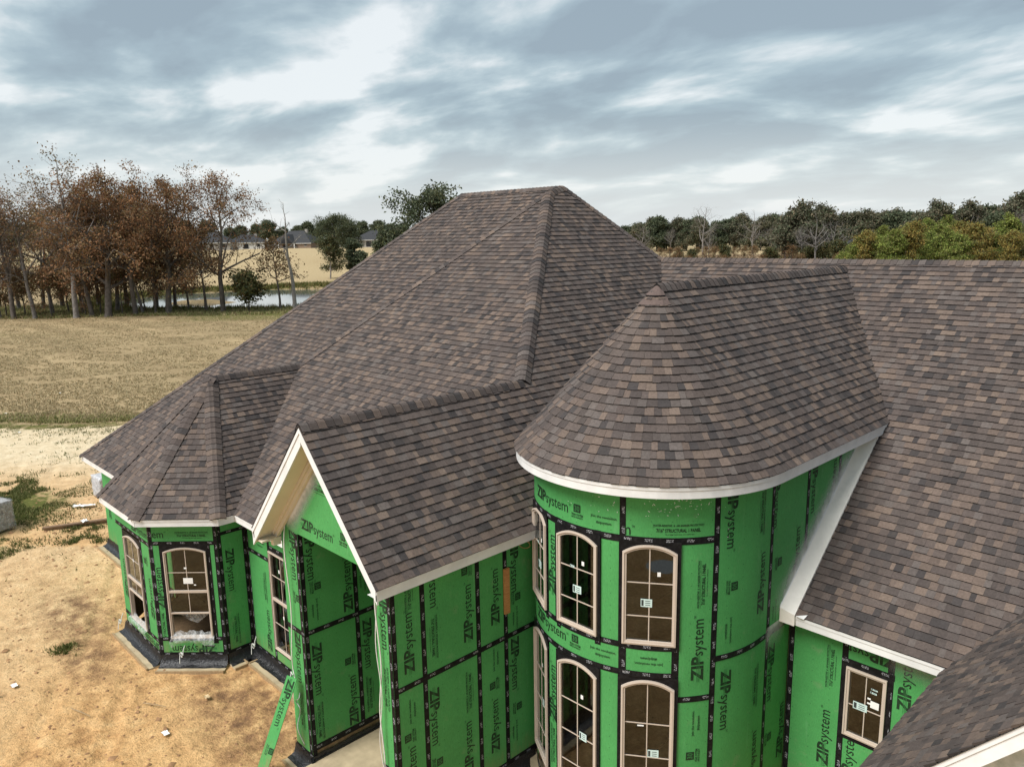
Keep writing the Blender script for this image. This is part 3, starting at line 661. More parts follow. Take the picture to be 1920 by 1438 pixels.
# ------------------------------------------------------------------ walls
class Wall:
    def __init__(s, name, O, u, n, cyl=None):
        s.name = name; s.O = Vector(O); s.u = Vector(u).normalized(); s.n = Vector(n).normalized(); s.cyl = cyl; s.panels = []
        mb = MB(); s.part = None
    def p(s, a, z, h=0.0):
        if s.cyl:
            if a <= s.cyl:        # arc length coordinate: a = r*theta (theta<=0), beyond runs straight
                r = 2.06; t = a / r
                return Vector((xt + (r + h) * math.cos(t), yt + (r + h) * math.sin(t), z))
            return Vector((xt + 2.06 + h, yt + (a - s.cyl), z))
        return s.O + s.u * a + s.n * h + Vector((0, 0, z - s.O.z))
    def frame(s, boxes):      # backing framing behind the panels, gives the wall part its mesh
        mb = MB()
        for a0, a1, z0, z1 in boxes:
            st = max(1, int((a1 - a0) / 0.12)) if s.cyl else 1
            for i in range(st):
                b0 = a0 + (a1 - a0) * i / st; b1 = a0 + (a1 - a0) * (i + 1) / st
                mb.hexa([s.p(b0, z0, -.10), s.p(b1, z0, -.10), s.p(b1, z0, -.02), s.p(b0, z0, -.02), s.p(b0, z1, -.10), s.p(b1, z1, -.10), s.p(b1, z1, -.02), s.p(b0, z1, -.02)])
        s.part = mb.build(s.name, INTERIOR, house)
        return s
    def strip(s, a0, a1, z0, z1, h0, h1, name, mat, uvm=None, seg=None):
        n = max(1, int(abs(a1 - a0) / 0.06)) if s.cyl else 1
        V = []; F = []; UV = []
        A_ = [a0 + (a1 - a0) * i / n for i in range(n + 1)]
        for a in A_: V += [s.p(a, z0, h0), s.p(a, z1, h0), s.p(a, z0, h1), s.p(a, z1, h1)]
        def uvf(a, z):
            if uvm == 'v': return (z, a - (a0 + a1) / 2)
            if uvm == 'h': return (a, z - (z0 + z1) / 2)
            return (a, z)
        for i in range(n):
            b = 4 * i; c = 4 * i + 4
            F.append([b + 2, c + 2, c + 3, b + 3]); UV += [uvf(A_[i], z0), uvf(A_[i + 1], z0), uvf(A_[i + 1], z1), uvf(A_[i], z1)]
            F.append([b + 3, c + 3, c + 1, b + 1]); UV += [uvf(A_[i], z1)] * 4
            F.append([b, c, c + 2, b + 2]); UV += [uvf(A_[i], z0)] * 4
        F.append([0, 2, 3, 1]); UV += [uvf(a0, z0)] * 4
        e_ = 4 * n; F.append([e_, e_ + 1, e_ + 3, e_ + 2]); UV += [uvf(a1, z0)] * 4
        return mesh_obj(name, [tuple(p) for p in V], F, mat, s.part, 'c', uvs=UV)
    def panel(s, a0, a1, z0, z1):
        s.panels.append((a0, a1, z0, z1)); g_ = 0.0016
        return s.strip(a0 + g_, a1 - g_, z0 + g_, z1 - g_, -0.018, -0.001, 'sheathing_panel', GREEN)
    def tv(s, a, z0, z1, wd=0.095, h=0.0035): return s.strip(a - wd / 2, a + wd / 2, z0, z1, 0.0002, h, 'seam_tape', TAPE, 'v')
    def th(s, z, a0, a1, wd=0.095, h=0.0058): return s.strip(a0, a1, z - wd / 2, z + wd / 2, 0.0002, h, 'seam_tape', TAPE, 'h')
    def put(s, kind, rot, a, z, sel=None, k=1.0):
        V, F, fm = PRINTS[kind]
        r_ = math.radians(rot); co, si = round(math.cos(r_), 6), round(math.sin(r_), 6)
        W_ = np.array(V) * k; X = a + W_[:, 0] * co - W_[:, 1] * si; Z = z + W_[:, 0] * si + W_[:, 1] * co
        ca_, cz_ = sel if sel else (a, z)
        rect = next((p for p in s.panels if p[0] <= ca_ <= p[1] and p[2] <= cz_ <= p[3]), None)
        if rect is None: return
        bm = bmesh.new(); vs = [bm.verts.new((x_, z_, hh2)) for x_, z_, hh2 in zip(X, Z, W_[:, 2])]
        for f, mi in zip(F, fm):
            try: ff = bm.faces.new([vs[i] for i in f]); ff.material_index = mi
            except ValueError: pass
        for co_, no_ in (((rect[0] + .004, 0, 0), (-1, 0, 0)), ((rect[1] - .004, 0, 0), (1, 0, 0)), ((0, rect[2] + .004, 0), (0, -1, 0)), ((0, rect[3] - .004, 0), (0, 1, 0))):
            ge = bm.verts[:] + bm.edges[:] + bm.faces[:]
            if ge: bmesh.ops.bisect_plane(bm, geom=ge, dist=1e-5, plane_co=co_, plane_no=no_, clear_outer=True)
        bm.verts.index_update()
        if not bm.faces: bm.free(); return
        off = 0.0022 if not s.cyl else 0.004
        VV = [tuple(s.p(v_.co.x, v_.co.y, off + v_.co.z * 0.4)) for v_ in bm.verts]; FF = [[v_.index for v_ in f.verts] for f in bm.faces]; mi = [f.material_index for f in bm.faces]
        bm.free()
        mesh_obj('panel_print', VV, FF, [PRINT, HALF], s.part, 'c', fmats=mi)
# printed lettering, from the built-in font
def text2d(body, bold=0.0, spacing=1.0, shear=0.0):
    cu = bpy.data.curves.new('t', 'FONT'); cu.body = body; cu.size = 1; cu.resolution_u = 2; cu.offset = bold; cu.space_character = spacing; cu.shear = shear
    o = bpy.data.objects.new('t', cu); COL.objects.link(o); dg = bpy.context.evaluated_depsgraph_get(); me_ = o.evaluated_get(dg).to_mesh()
    V = np.array([tuple(v.co) for v in me_.vertices]); F = [tuple(p.vertices) for p in me_.polygons]
    o.evaluated_get(dg).to_mesh_clear(); bpy.data.objects.remove(o); bpy.data.curves.remove(cu)
    return V, F
def fit(tx, x0, x1, y0, y1):
    V, F = tx; V = V.copy(); mn, mx_ = V.min(0), V.max(0)
    V[:, 0] = x0 + (V[:, 0] - mn[0]) / (mx_[0] - mn[0]) * (x1 - x0); V[:, 1] = y0 + (V[:, 1] - mn[1]) / (mx_[1] - mn[1]) * (y1 - y0); V[:, 2] = 0
    return V, F
def merge(parts):
    V = []; F = []; fm = []
    for (v, f), mi in parts:
        b = len(V); V += [tuple(p) for p in v]; F += [tuple(b + i for i in q) for q in f]; fm += [mi] * len(f)
    return np.array(V), F, fm
def quad(x0, x1, y0, y1, z=0.0): return np.array([(x0, y0, z), (x1, y0, z), (x1, y1, z), (x0, y1, z)]), [(0, 1, 2, 3)]
PRINTS = {}
zp = [(fit(text2d('ZIP', 0.035, 1.0), -0.54, -0.13, -0.085, 0.115), 0), (fit(text2d('system', 0.004, 1.0), -0.12, 0.48, -0.13, 0.075), 0), (fit(text2d('TM', 0.0), 0.495, 0.54, 0.05, 0.085), 0)]
zp += [(quad(-0.56, -0.12, y, y + 0.007, 0.002), 1) for y in (0.018, -0.004, -0.022)]
PRINTS['zip'] = merge(zp)
V3, F3 = fit(text2d('30', 0.02), -0.05, 0.05, 0.03, 0.12); V3[:, 2] = 0.002
PRINTS['30'] = merge([(quad(-0.068, 0.068, 0.01, 0.14), 0), ((V3, F3), 1), (fit(text2d('YEAR SYSTEM', 0.02), -0.115, 0.115, -0.05, -0.01), 0), (fit(text2d('LIMITED WARRANTY', 0.02), -0.115, 0.115, -0.085, -0.06), 0)])
PRINTS['water'] = merge([(fit(text2d('WATER-RESISTIVE  &  AIR BARRIER PROTECTION', 0.02), -0.38, 0.38, 0.05, 0.085), 0), (quad(-0.38, 0.38, 0.034, 0.038), 0), (fit(text2d('7/16" STRUCTURAL 1 PANEL', 0.03), -0.33, 0.33, -0.04, 0.02), 0), (fit(text2d('PS2-10 SHEATHING SPAN  24/16  EXPOSURE 1', 0.01), -0.2, 0.24, -0.08, -0.062), 0)])
PRINTS['join'] = merge([(fit(text2d('Join the revolution.', 0.012), -0.22, 0.22, 0.02, 0.075), 0), (fit(text2d('#zipsystem', 0.012), -0.125, 0.125, -0.07, -0.015), 0)])

PR = Wall('porch_side_wall', (-9.16, 0, 0), (0, 1, 0), (1, 0, 0)).frame([(6.24, 9.5, 0.2, 4.6)])
for a0, a1 in ((6.21, 6.82), (6.82, 7.98), (7.98, 8.62), (8.62, 9.45)):
    PR.panel(a0, a1, 0.24, 2.80); PR.panel(a0, a1, 2.80, 4.62)
PR.th(2.80, 6.262, 9.45)
for a in (6.82, 7.98, 8.62): PR.tv(a, 0.24, 4.6)
PR.tv(6.255, 0.24, 4.6, 0.085); PR.th(0.30, 6.21, 9.45, 0.12, 0.007)
PF = Wall('porch_front_wall', (0, 6.21, 0), (1, 0, 0), (0, -1, 0)).frame([(-12.48, -11.93, .2, 4.6), (-9.53, -9.20, .2, 4.6)])
PF.panel(-12.5, -11.9, 0.24, 2.75); PF.panel(-12.5, -11.9, 2.75, 4.68); PF.panel(-9.55, -9.16, 0.24, 1.36); PF.panel(-9.55, -9.16, 1.36, 4.68)
PF.th(2.75, -12.5, -11.9); PF.th(1.36, -9.55, -9.16); PF.tv(-11.955, 0.24, 4.66, 0.10); PF.tv(-9.20, 0.24, 4.6, 0.075); PF.th(0.28, -12.5, -11.9, 0.09, 0.007)
# gable end of the porch: a shaped panel
gzl = lambda x: min(G_[2] - 0.17 - 1.13 * max(0, G_[0] - x), G_[2] - 0.16 - 1.0973 * max(0, x - G_[0]))
poly = [(-12.47, 4.68), (-9.18, 4.68), (-9.18, gzl(-9.18)), (-10.80, gzl(-10.80)), (-12.47, gzl(-12.47))]
poly = [(x, max(z, 4.69) if i > 1 else z) for i, (x, z) in enumerate(poly)]
V = [(x, 6.211, z) for x, z in poly] + [(x, 6.23, z) for x, z in poly]; n = len(poly)
F = [list(range(n)), list(range(n, 2 * n))[::-1]] + [[i, n + i, n + (i + 1) % n, (i + 1) % n] for i in range(n)]
UVs = []
for f in F:
    for i in f: UVs.append((V[i][0], V[i][2]))
mesh_obj('sheathing_panel', V, F, GREEN, PF.part, 'c', uvs=UVs)
PF.panels.append((-12.4, -9.3, 4.68, 6.6))
MB().box(-11.9, -9.55, 6.232, 6.34, 4.66, 4.9).build('porch_header', GREEN, house)
PI = Wall('porch_inner_wall', (-11.9, 0, 0), (0, 1, 0), (1, 0, 0)).frame([(6.24, 10.4, 0.2, 4.7)])
for a0, a1 in ((6.21, 7.32), (7.32, 8.54), (8.54, 10.4)):
    PI.panel(a0, a1, 0.44, 2.75); PI.panel(a0, a1, 2.75, 4.70)
PI.th(2.75, 6.262, 10.4); PI.tv(7.32, .44, 4.7); PI.tv(8.54, .44, 4.7); PI.tv(6.255, .24, 4.66, 0.085); PI.th(.44, 6.21, 10.4, .12, .007)
MB().box(-11.91, -9.54, 10.3, 10.4, 0.2, 4.7).build('porch_back_wall', GREEN, house)
MB().box(-9.60, -9.552, 6.24, 10.3, 0.2, 4.7).build('porch_side_lining', GREEN, house)
MB().box(-11.89, -9.61, 6.35, 10.29, 4.68, 4.72).build('porch_ceiling', INTERIOR, house)
FW = Wall('front_wall', (0, 7.36, 0), (1, 0, 0), (0, -1, 0)).frame([(-16.55, -15.56, .2, 3.6), (-14.5, -12.55, .2, 3.6), (-15.56, -14.5, .2, .55), (-15.56, -14.5, 3.06, 3.6)])
FW.panel(-16.57, -15.50, .24, 2.72); FW.panel(-16.57, -15.50, 2.72, 3.56); FW.panel(-15.50, -14.50, .24, .58); FW.panel(-15.50, -14.50, 3.05, 3.56); FW.panel(-14.50, -12.52, .24, 3.56)
FW.th(2.72, -16.57, -15.5); FW.tv(-15.49, .24, 3.56); FW.tv(-14.5, .24, 3.56); FW.th(.29, -16.57, -12.5, .11, .007); FW.tv(-16.52, .3, 3.56, .08); FW.th(3.06, -15.5, -14.5, .08)
BC = Wall('bay_wall', (-17.71, 5.59, 0), (1, 1, 0), (1, -1, 0)).frame([(.02, .28, .2, 3.5), (1.28, 1.53, .2, 3.5), (.28, 1.28, .2, .66), (.28, 1.28, 3.02, 3.5)])
BC.panel(0, .29, .70, 3.03); BC.panel(1.28, 1.555, .70, 3.03); BC.panel(0, 1.555, .24, .70); BC.panel(0, 1.555, 3.03, 3.55)
BC.th(3.03, 0, 1.555); BC.th(.68, 0, .30); BC.th(.68, 1.27, 1.555); BC.tv(.035, .24, 3.55, .075); BC.tv(1.515, .24, 3.55, .085); BC.th(.29, 0, 1.555, .10, .007); BC.tv(.26, .6, 3.03, .10); BC.tv(1.32, .56, 3.03, .12, .005)
BF = Wall('bay_wall', (0, 5.59, 0), (1, 0, 0), (0, -1, 0)).frame([(-19.95, -19.52, .2, 3.5), (-18.4, -17.75, .2, 3.5), (-19.52, -18.4, .2, .55), (-19.52, -18.4, 2.95, 3.5)])
BF.panel(-20.0, -19.50, .60, 2.98); BF.panel(-18.40, -17.715, .60, 2.98); BF.panel(-20.0, -17.715, .24, .60); BF.panel(-20.0, -17.715, 2.98, 3.55)
BF.th(2.98, -20, -17.715); BF.th(.60, -20, -19.5); BF.th(.60, -18.4, -17.715); BF.tv(-17.75, .24, 3.55, .07); BF.tv(-18.34, .6, 2.98, .12, .005); BF.tv(-19.54, .6, 2.98, .08); BF.th(.29, -20, -17.715, .10, .007)
BS = Wall('bay_wall', (-16.61, 0, 0), (0, 1, 0), (1, 0, 0)).frame([(6.72, 7.34, .2, 3.5)])
BS.panel(6.695, 7.36, .24, 3.22); BS.panel(6.695, 7.36, 3.22, 3.55); BS.th(3.22, 6.695, 7.36, .08); BS.tv(6.74, .24, 3.55, .085); BS.tv(7.32, .24, 3.55, .07); BS.th(.30, 6.695, 7.36, .11, .007)
BL = Wall('bay_wall', (-21.0, 6.59, 0), (1, -1, 0), (-1, -1, 0)).frame([(0, 1.38, .2, 3.5)]); BL.panel(0, 1.41, .24, 3.55)
LW = Wall('side_wall', (0, 7.13, 0), (1, 0, 0), (0, -1, 0)).frame([(-26.38, -20.9, .0, 2.85)]); LW.panel(-26.4, -25.2, .06, 2.9); LW.panel(-25.2, -23.98, .06, 2.9); LW.panel(-23.98, -20.9, .06, 2.9); LW.tv(-25.2, .06, 2.9); LW.tv(-23.98, .06, 2.9)
MB().box(-26.4, -26.3, 7.15, 24.0, 0, 2.9).build('side_wall', GREEN, house)
WW = Wall('wing_wall', (0, 11.75, 0), (1, 0, 0), (0, -1, 0)).frame([(-5.4, -4.52, .2, 3.4), (-3.8, 8.5, .2, 3.4), (-4.52, -3.8, .2, 1.6), (-4.52, -3.8, 2.9, 3.4)])
WW.panel(-5.46, -4.51, .24, 3.44); WW.panel(-4.51, -3.82, .24, 1.63); WW.panel(-4.51, -3.82, 2.92, 3.44); WW.panel(-3.82, -2.6, .24, 3.44); WW.panel(-2.6, 8.5, .24, 3.44)
WW.tv(-5.41, .24, 3.44, .09); WW.tv(-4.51, .24, 3.44, .10); WW.tv(-3.80, .24, 3.44, .10); WW.th(2.94, -4.56, -3.74, .10, .008); WW.th(1.62, -4.51, -3.8, .09); WW.th(.30, -5.46, -3, .11, .007)
# garage gable wall
GW = Wall('garage_wall', (0, 7.93, 0), (1, 0, 0), (0, -1, 0)).frame([(-2.6, 5.0, .2, 3.3)])
V = [(-2.64, 7.931, .24), (5.04, 7.931, .24), (5.04, 7.931, 3.55), (1.2, 7.931, gz(1.2) - .2), (-2.64, 7.931, 3.55)]; V += [(x, y + .018, z) for x, y, z in V]
F = [[0, 1, 2, 3, 4], [9, 8, 7, 6, 5]] + [[i, 5 + i, 5 + (i + 1) % 5, (i + 1) % 5] for i in range(5)]
mesh_obj('sheathing_panel', V, F, GREEN, GW.part, 'c', uvs=[(V[i][0], V[i][2]) for f in F for i in f])
MB().box(-2.64, -2.56, 7.95, 11.74, .2, 3.4).build('garage_wall', GREEN, house)
# turret wall (arc length coordinate)
D2 = lambda deg: 2.06 * math.radians(deg)
TW = Wall('turret_wall', (0, 0, 0), (1, 0, 0), (1, 0, 0), cyl=1e-9)
wins = [(-55.6, 11.2), (-89.2, 11.2), (-121.5, 11.2)]
fr_ = [(D2(-27.5), 4.2, .2, 6.0), (D2(-150), D2(-27.5), 5.34, 6.0), (D2(-150), D2(-27.5), 3.16, 3.5), (D2(-150), D2(-133.5), .2, 6.0), (D2(-109.5), D2(-101.2), .2, 6.0), (D2(-77.2), D2(-67.6), .2, 6.0), (D2(-43.6), D2(-27.5), .2, 6.0)]
TW.frame(fr_)
A67, A27, A43 = D2(-67.0), D2(-27.4), D2(-43.9)
TW.panel(D2(-150), A67, 5.30, 6.06); TW.panel(A67, A27, 5.26, 6.06)
TW.panel(D2(-150), A67, 3.11, 3.55); TW.panel(A67, A43, 3.11, 3.55)
for z0, z1 in ((3.55, 5.30), (.24, 3.11)):
    TW.panel(D2(-77.6), A67, z0, z1); TW.panel(D2(-110), D2(-100.8), z0, z1); TW.panel(D2(-150), D2(-133), z0, z1)
TW.panel(A43, A27, 2.70, 5.26); TW.panel(A43, A27, .24, 2.70)
TW.panel(A27, .32, 3.32, 6.06); TW.panel(A27, .32, .24, 3.32); TW.panel(.32, 1.54, 3.32, 6.06); TW.panel(.32, 1.09, .24, 3.32); TW.panel(1.54, 2.76, 3.4, 6.06); TW.panel(2.76, 4.1, 3.4, 6.06)
TW.tv(A67, .24, 6.06); TW.tv(A27, .24, 6.06); TW.tv(A43 - .015, .24, 5.26, .11); TW.tv(.32, .24, 6.06); TW.tv(1.54, 3.3, 6.06); TW.tv(2.76, 3.4, 6.06)
TW.th(3.32, A27, 1.54); TW.th(2.70, A43, A27); TW.th(5.28, D2(-150), A27, .11); TW.th(3.56, D2(-150), A43, .095); TW.th(3.10, D2(-150), A43, .095); TW.th(.3, D2(-150), 1.09, .12, .007)
for a in (-77.9, -100.5, -110.3): TW.tv(D2(a), .24, 3.1, .10, .0045); TW.tv(D2(a), 3.46, 5.34, .10, .0045)
TW.tv(D2(-66.4), .24, 5.3, .10, .0045)
TXT = [('PR','zip',90,6.54,3.55),('PR','water',90,6.57,4.41),('PR','join',90,6.55,2.36),('PR','30',90,6.51,1.92),('PR','zip',90,6.51,1.24),('PR','zip',-90,7.04,4.43),('PR','water',-90,7.02,3.43),('PR','zip',90,7.77,3.60),('PR','30',90,7.78,4.34),('PR','zip',-90,6.98,2.01),('PR','30',-90,6.98,1.18),('PR','water',90,7.75,2.15),('PR','zip',90,7.70,1.11),('PR','zip',90,8.39,3.67),('PR','join',90,8.37,2.49),('PR','30',90,8.35,2.01),('PR','zip',90,8.33,1.23),('PR','zip',-90,8.84,4.06),('PR','30',-90,8.85,3.47),('PR','join',-90,8.85,3.08),('PR','zip',-90,8.82,2.19),('PR','30',-90,8.84,1.33),('PR','join',-90,8.80,0.86),
('PF','zip',0,-11.19,4.91),('PF','30',0,-10.39,4.96),('PF','water',0,-11.0,5.68),('PF','zip',-90,-12.12,4.22),('PF','30',-90,-12.12,3.40),('PF','zip',-90,-12.19,2.16),('PF','water',-90,-12.21,1.11),('PF','zip',-90,-9.35,3.96),('PF','water',-90,-9.37,2.81),('PF','zip',-90,-9.37,1.0),
('PI','zip',-90,6.42,4.22),('PI','30',-90,6.46,3.59),('PI','join',-90,6.45,3.14),('PI','zip',90,7.16,3.40),('PI','zip',-90,6.42,1.96),('PI','water',-90,6.40,0.93),('PI','zip',90,7.14,1.05),('PI','zip',-90,7.51,2.04),('PI','30',90,7.14,1.87),('PI','join',-90,7.48,3.36),('PI','zip',-90,7.9,3.8),('PI','water',90,7.52,1.0),
('F','water',-90,-15.80,2.00),('F','zip',90,-15.76,0.96),('F','join',0,-15.89,3.00),('F','join',-90,-16.3,3.2),('F','zip',180,-15.1,3.35),
('BC','water',0,0.98,3.22),('BC','zip',180,0.76,0.43),('BC','zip',90,0.15,1.97),('BC','water',90,.13,1.0),('BF','zip',90,-19.72,1.59),('BF','zip',90,-17.95,1.63),('BF','zip',0,-18.31,3.16),('BF','30',90,-18.05,2.5),('BS','zip',-90,6.94,2.27),('BS','water',-90,6.96,0.81),('BF','zip',180,-18.2,.42),
('W','water',90,-4.72,2.72),('W','zip',90,-4.76,1.45),('W','zip',180,-4.27,3.19),('W','zip',90,-3.57,2.98),('W','zip',90,-4.34,1.26),('L','zip',90,-25.95,1.6),('L','zip',90,-24.6,1.4)]
WD = {'PR': PR, 'PF': PF, 'PI': PI, 'F': FW, 'BC': BC, 'BF': BF, 'BS': BS, 'W': WW, 'L': LW}
for wn, k, r_, a, z in TXT: WD[wn].put(k, r_, a, z)
BC.put('zip', 0, -.14, 3.23, (.05, 3.2))
TT = [('zip',0,-107.3,5.56),('30',0,-88.7,5.53),('join',0,-75.4,5.51),('water',0,-44.01,5.46),('zip',0,-109.0,3.36),('30',0,-90.0,3.33),('join',0,-75.6,3.33),('join',180,-55.42,3.34),('water',90,-33.16,4.58),('zip',90,-34.18,3.54),('zip',-90,-20.51,5.57),('30',-90,-19.67,4.46),('join',-90,-20.16,3.74),('zip',90,1.4,4.34),('zip',-90,-20.81,2.55),('water',-90,-0.52,2.55),('zip',90,0.84,1.23),('join',90,-34.35,2.28),('30',90,-34.64,1.72),('water',-90,-0.75,5.50),('zip',90,-105.3,4.51),('zip',90,-105.5,2.2),('zip',90,-34.5,.9),('water',90,-105.4,1.2)]
for k, r_, a, z in TT: TW.put(k, r_, D2(a), z)
TW.put('zip', 0, D2(-77.0), 5.42, (D2(-60), 5.42))
for k, r_, y, z in (('zip',-90,11.06,5.60),('30',-90,11.21,4.49),('zip',90,11.90,4.42),('join',-90,11.18,3.63),('zip',-90,11.14,2.55),('zip',90,11.62,1.32),('30',-90,11.14,1.36),('zip',-90,12.4,5.5),('zip',90,13.2,5.3)): TW.put(k, r_, y - yt, z)

# overspray of white paint along trim, a feathered film on the sheathing
def spray(parent, A, B, wv, n, off=0.009, strength=1.0, rows=6):
    A = Vector(A); B = Vector(B); wv = Vector(wv); n = Vector(n).normalized()
    V = []; F = []; C = []; k = 14
    for i in range(k + 1):
        for j in range(rows + 1):
            V.append(tuple(A.lerp(B, i / k) + wv * (j / rows) + n * off))
    for i in range(k):
        for j in range(rows):
            b = i * (rows + 1) + j; F.append([b, b + 1, b + rows + 2, b + rows + 1])
    o = mesh_obj('paint_overspray', V, F, SPRAY, parent)
    at_ = o.data.color_attributes.new('Col', 'FLOAT_COLOR', 'POINT')
    cc = []
    for i in range(k + 1):
        en = min(1, min(i, k - i) / 2.5)
        for j in range(rows + 1):
            a_ = strength * en * (1 - j / rows) ** 1.6; cc += [a_, a_, a_, 1]
    at_.data.foreach_set('color', np.array(cc, dtype=np.float32)); return o
spray(PF.part, (-10.9, 6.21, 6.45), (-12.35, 6.21, 4.75), (.34, 0, -.20), (0, -1, 0), strength=2.0)
spray(TW.part, (-5.474, 11.30, 3.50), (-5.474, 14.2, 5.85), (0, -.42, .34), (1, 0, 0), strength=1.5)
spray(TW.part, (-5.474, 11.62, 3.45), (-5.474, 10.9, 3.45), (0, -.12, -.55), (1, 0, 0), strength=.75)
spray(WW.part, (-3.9, 11.75, 3.40), (-2.9, 11.75, 3.40), (0, 0, -.45), (0, -1, 0), strength=1.0)
spray(GW.part, (-2.5, 7.93, 3.65), (1.0, 7.93, gz(1.0) - .24), (.25, 0, -.95), (0, -1, 0), strength=1.2)
spray(BC.part, (-17.5, 5.8, 3.55), (-16.9, 6.4, 3.55), (0, 0, -.10), (1, -1, 0), strength=.5)
def splat(parent, pts):
    mb = MB()
    for p, n, s in pts:
        u_ = Vector((0, 0, 1)).cross(n).normalized(); a = rng.uniform(0, 6.28); ln = s * rng.uniform(.8, 2.6)
        d1 = (u_ * math.cos(a) + Vector((0, 0, 1)) * math.sin(a)); d2_ = n.cross(d1)
        mb.add([p - d1 * ln, p - d1 * ln * .2 + d2_ * s * .5, p + d1 * ln, p - d2_ * s * .45], [(0, 1, 2, 3)])
    mb.build('paint_splatter', WHITEP, parent)
pts = []
for i in range(70):
    t = math.radians(rng.choice([rng.uniform(-95, -20), rng.uniform(-60, -30)])); z = rng.choice([rng.uniform(5.5, 5.95), rng.uniform(5.0, 5.9)]); n_ = Vector((math.cos(t), math.sin(t), 0))
    if not (5.62 < z or t > math.radians(-27)): z = rng.uniform(5.65, 5.95)
    pts.append((Vector((xt, yt, z)) + n_ * 2.069, n_, rng.uniform(.004, .012)))
splat(TW.part, pts)

# ------------------------------------------------------------------ windows
def window(O, u, n, wd, z0, zs, rise, vx, hz, rails=(), label=None, stick=(), back=True, jamb=.05, open_below=None):
    """O: point at wall plane under the window centre; zs spring height; vx: list of vertical muntin offsets; hz: horizontal muntin heights"""
    O = Vector((O[0], O[1], 0)); u = Vector(u).normalized(); n = Vector(n).normalized()
    P = lambda a, z, h: O + u * a + n * h + Vector((0, 0, z))
    def outline(inset, k=14):
        hw = wd / 2 - inset; zt_ = zs - (0 if rise else inset)
        if rise:
            R_ = (wd * wd / 4 + rise * rise) / (2 * rise); czz = zs + rise - R_; R2 = R_ - inset
            a1 = math.asin(min(1, hw / R2))
            arc = [(R2 * math.sin(a1 - 2 * a1 * i / k), czz + R2 * math.cos(a1 - 2 * a1 * i / k)) for i in range(k + 1)]
        else: arc = [(hw, zt_), (-hw, zt_)]
        return [(-hw, z0 + inset), (hw, z0 + inset)] + arc
    a, b, c = outline(0), outline(jamb * .45), outline(jamb)
    nn = len(a)
    levels = [(a, .006), (a, .040), (b, .046), (b, .030), (c, .026), (c, -.06)]
    V = [tuple(P(x, z, h)) for o_, h in levels for x, z in o_]
    F = [[q * nn + i, q * nn + (i + 1) % nn, (q + 1) * nn + (i + 1) % nn, (q + 1) * nn + i] for q in range(len(levels) - 1) for i in range(nn)]
    win = mesh_obj('window', V, F, BEIGE, house, tuple(P(0, z0, 0)))
    if label: win['label'] = label
    gl_ = outline(jamb - .004); mesh_obj('pane', [tuple(P(x, z, -.004)) for x, z in gl_], [list(range(len(gl_)))], GLASS, win) if open_below is None else None
    if open_below is not None:
        gp = [(x, max(z, open_below)) for x, z in gl_]
        mesh_obj('pane', [tuple(P(x, z, -.004)) for x, z in gp], [list(range(len(gp)))], GLASS, win)
    def ztop(x):
        if not rise: return zs - jamb
        R_ = (wd * wd / 4 + rise * rise) / (2 * rise); return zs + rise - R_ + math.sqrt((R_ - jamb) ** 2 - x * x)
    zlow = z0 + jamb if open_below is None else open_below
    for x in vx: MB().hexa([P(x - .008, zlow, -.001), P(x + .008, zlow, -.001), P(x + .008, zlow, .005), P(x - .008, zlow, .005), P(x - .008, ztop(x), -.001), P(x + .008, ztop(x), -.001), P(x + .008, ztop(x), .005), P(x - .008, ztop(x), .005)]).build('muntin', BEIGE, win)
    hw = wd / 2 - jamb
    for z in hz: MB().hexa([P(-hw, z - .008, -.0005), P(hw, z - .008, -.0005), P(hw, z - .008, .0062), P(-hw, z - .008, .0062), P(-hw, z + .008, -.0005), P(hw, z + .008, -.0005), P(hw, z + .008, .0062), P(-hw, z + .008, .0062)]).build('muntin', BEIGE, win)
    for z, t_ in rails: MB().hexa([P(-hw, z - t_, -.003), P(hw, z - t_, -.003), P(hw, z - t_, .028), P(-hw, z - t_, .028), P(-hw, z + t_, -.003), P(hw, z + t_, -.003), P(hw, z + t_, .028), P(-hw, z + t_, .028)]).build('sash_rail', BEIGE, win)
    for (x, z, sw, sh, kind) in stick:
        r_ = rng.uniform(-.05, .05)
        q = [(x - sw / 2, z - sh / 2), (x + sw / 2, z - sh / 2 + r_ * sw), (x + sw / 2, z + sh / 2 + r_ * sw), (x - sw / 2, z + sh / 2)]
        so_ = mesh_obj('sticker', [tuple(P(a_, b_, .0085)) for a_, b_ in q] + [tuple(P(a_, b_, .0095)) for a_, b_ in ((x - sw * .44, z - sh * .38), (x - sw * .24, z - sh * .38), (x - sw * .24, z + sh * .36), (x - sw * .44, z + sh * .36))] + [tuple(P(a_, b_, .0095)) for k in range(3) for a_, b_ in ((x - sw * .1, z - sh * .3 + k * sh * .25), (x + sw * .34, z - sh * .3 + k * sh * .25), (x + sw * .34, z - sh * .22 + k * sh * .25), (x - sw * .1, z - sh * .22 + k * sh * .25))],
                       [[0, 1, 2, 3]] + ([[4, 5, 6, 7], [8, 9, 10, 11], [12, 13, 14, 15], [16, 17, 18, 19]] if kind else []), [STICK if kind else WHITEP, STICKD], win, fmats=[0] + ([1] * 4 if kind else []))
    # black flashing tape round the opening, filling the corners over the arch
    ow, oz = wd / 2 + .055, (zs + rise + .06); rim = outline(.004)
    def sq(x, z):
        if z <= z0 + 1e-3 or True:
            pass
        return None
    outer = []
    for i, (x, z) in enumerate(rim):
        if i == 0: outer.append((-ow, z0 - .06))
        elif i == 1: outer.append((ow, z0 - .06))
        elif i == 2: outer.append((ow, oz))
        elif i == len(rim) - 1: outer.append((-ow, oz))
        else: outer.append((x / (wd / 2) * ow, oz))
    m_ = len(rim); V = [tuple(P(x, z, .0072)) for x, z in rim] + [tuple(P(x, z, .0072)) for x, z in outer]
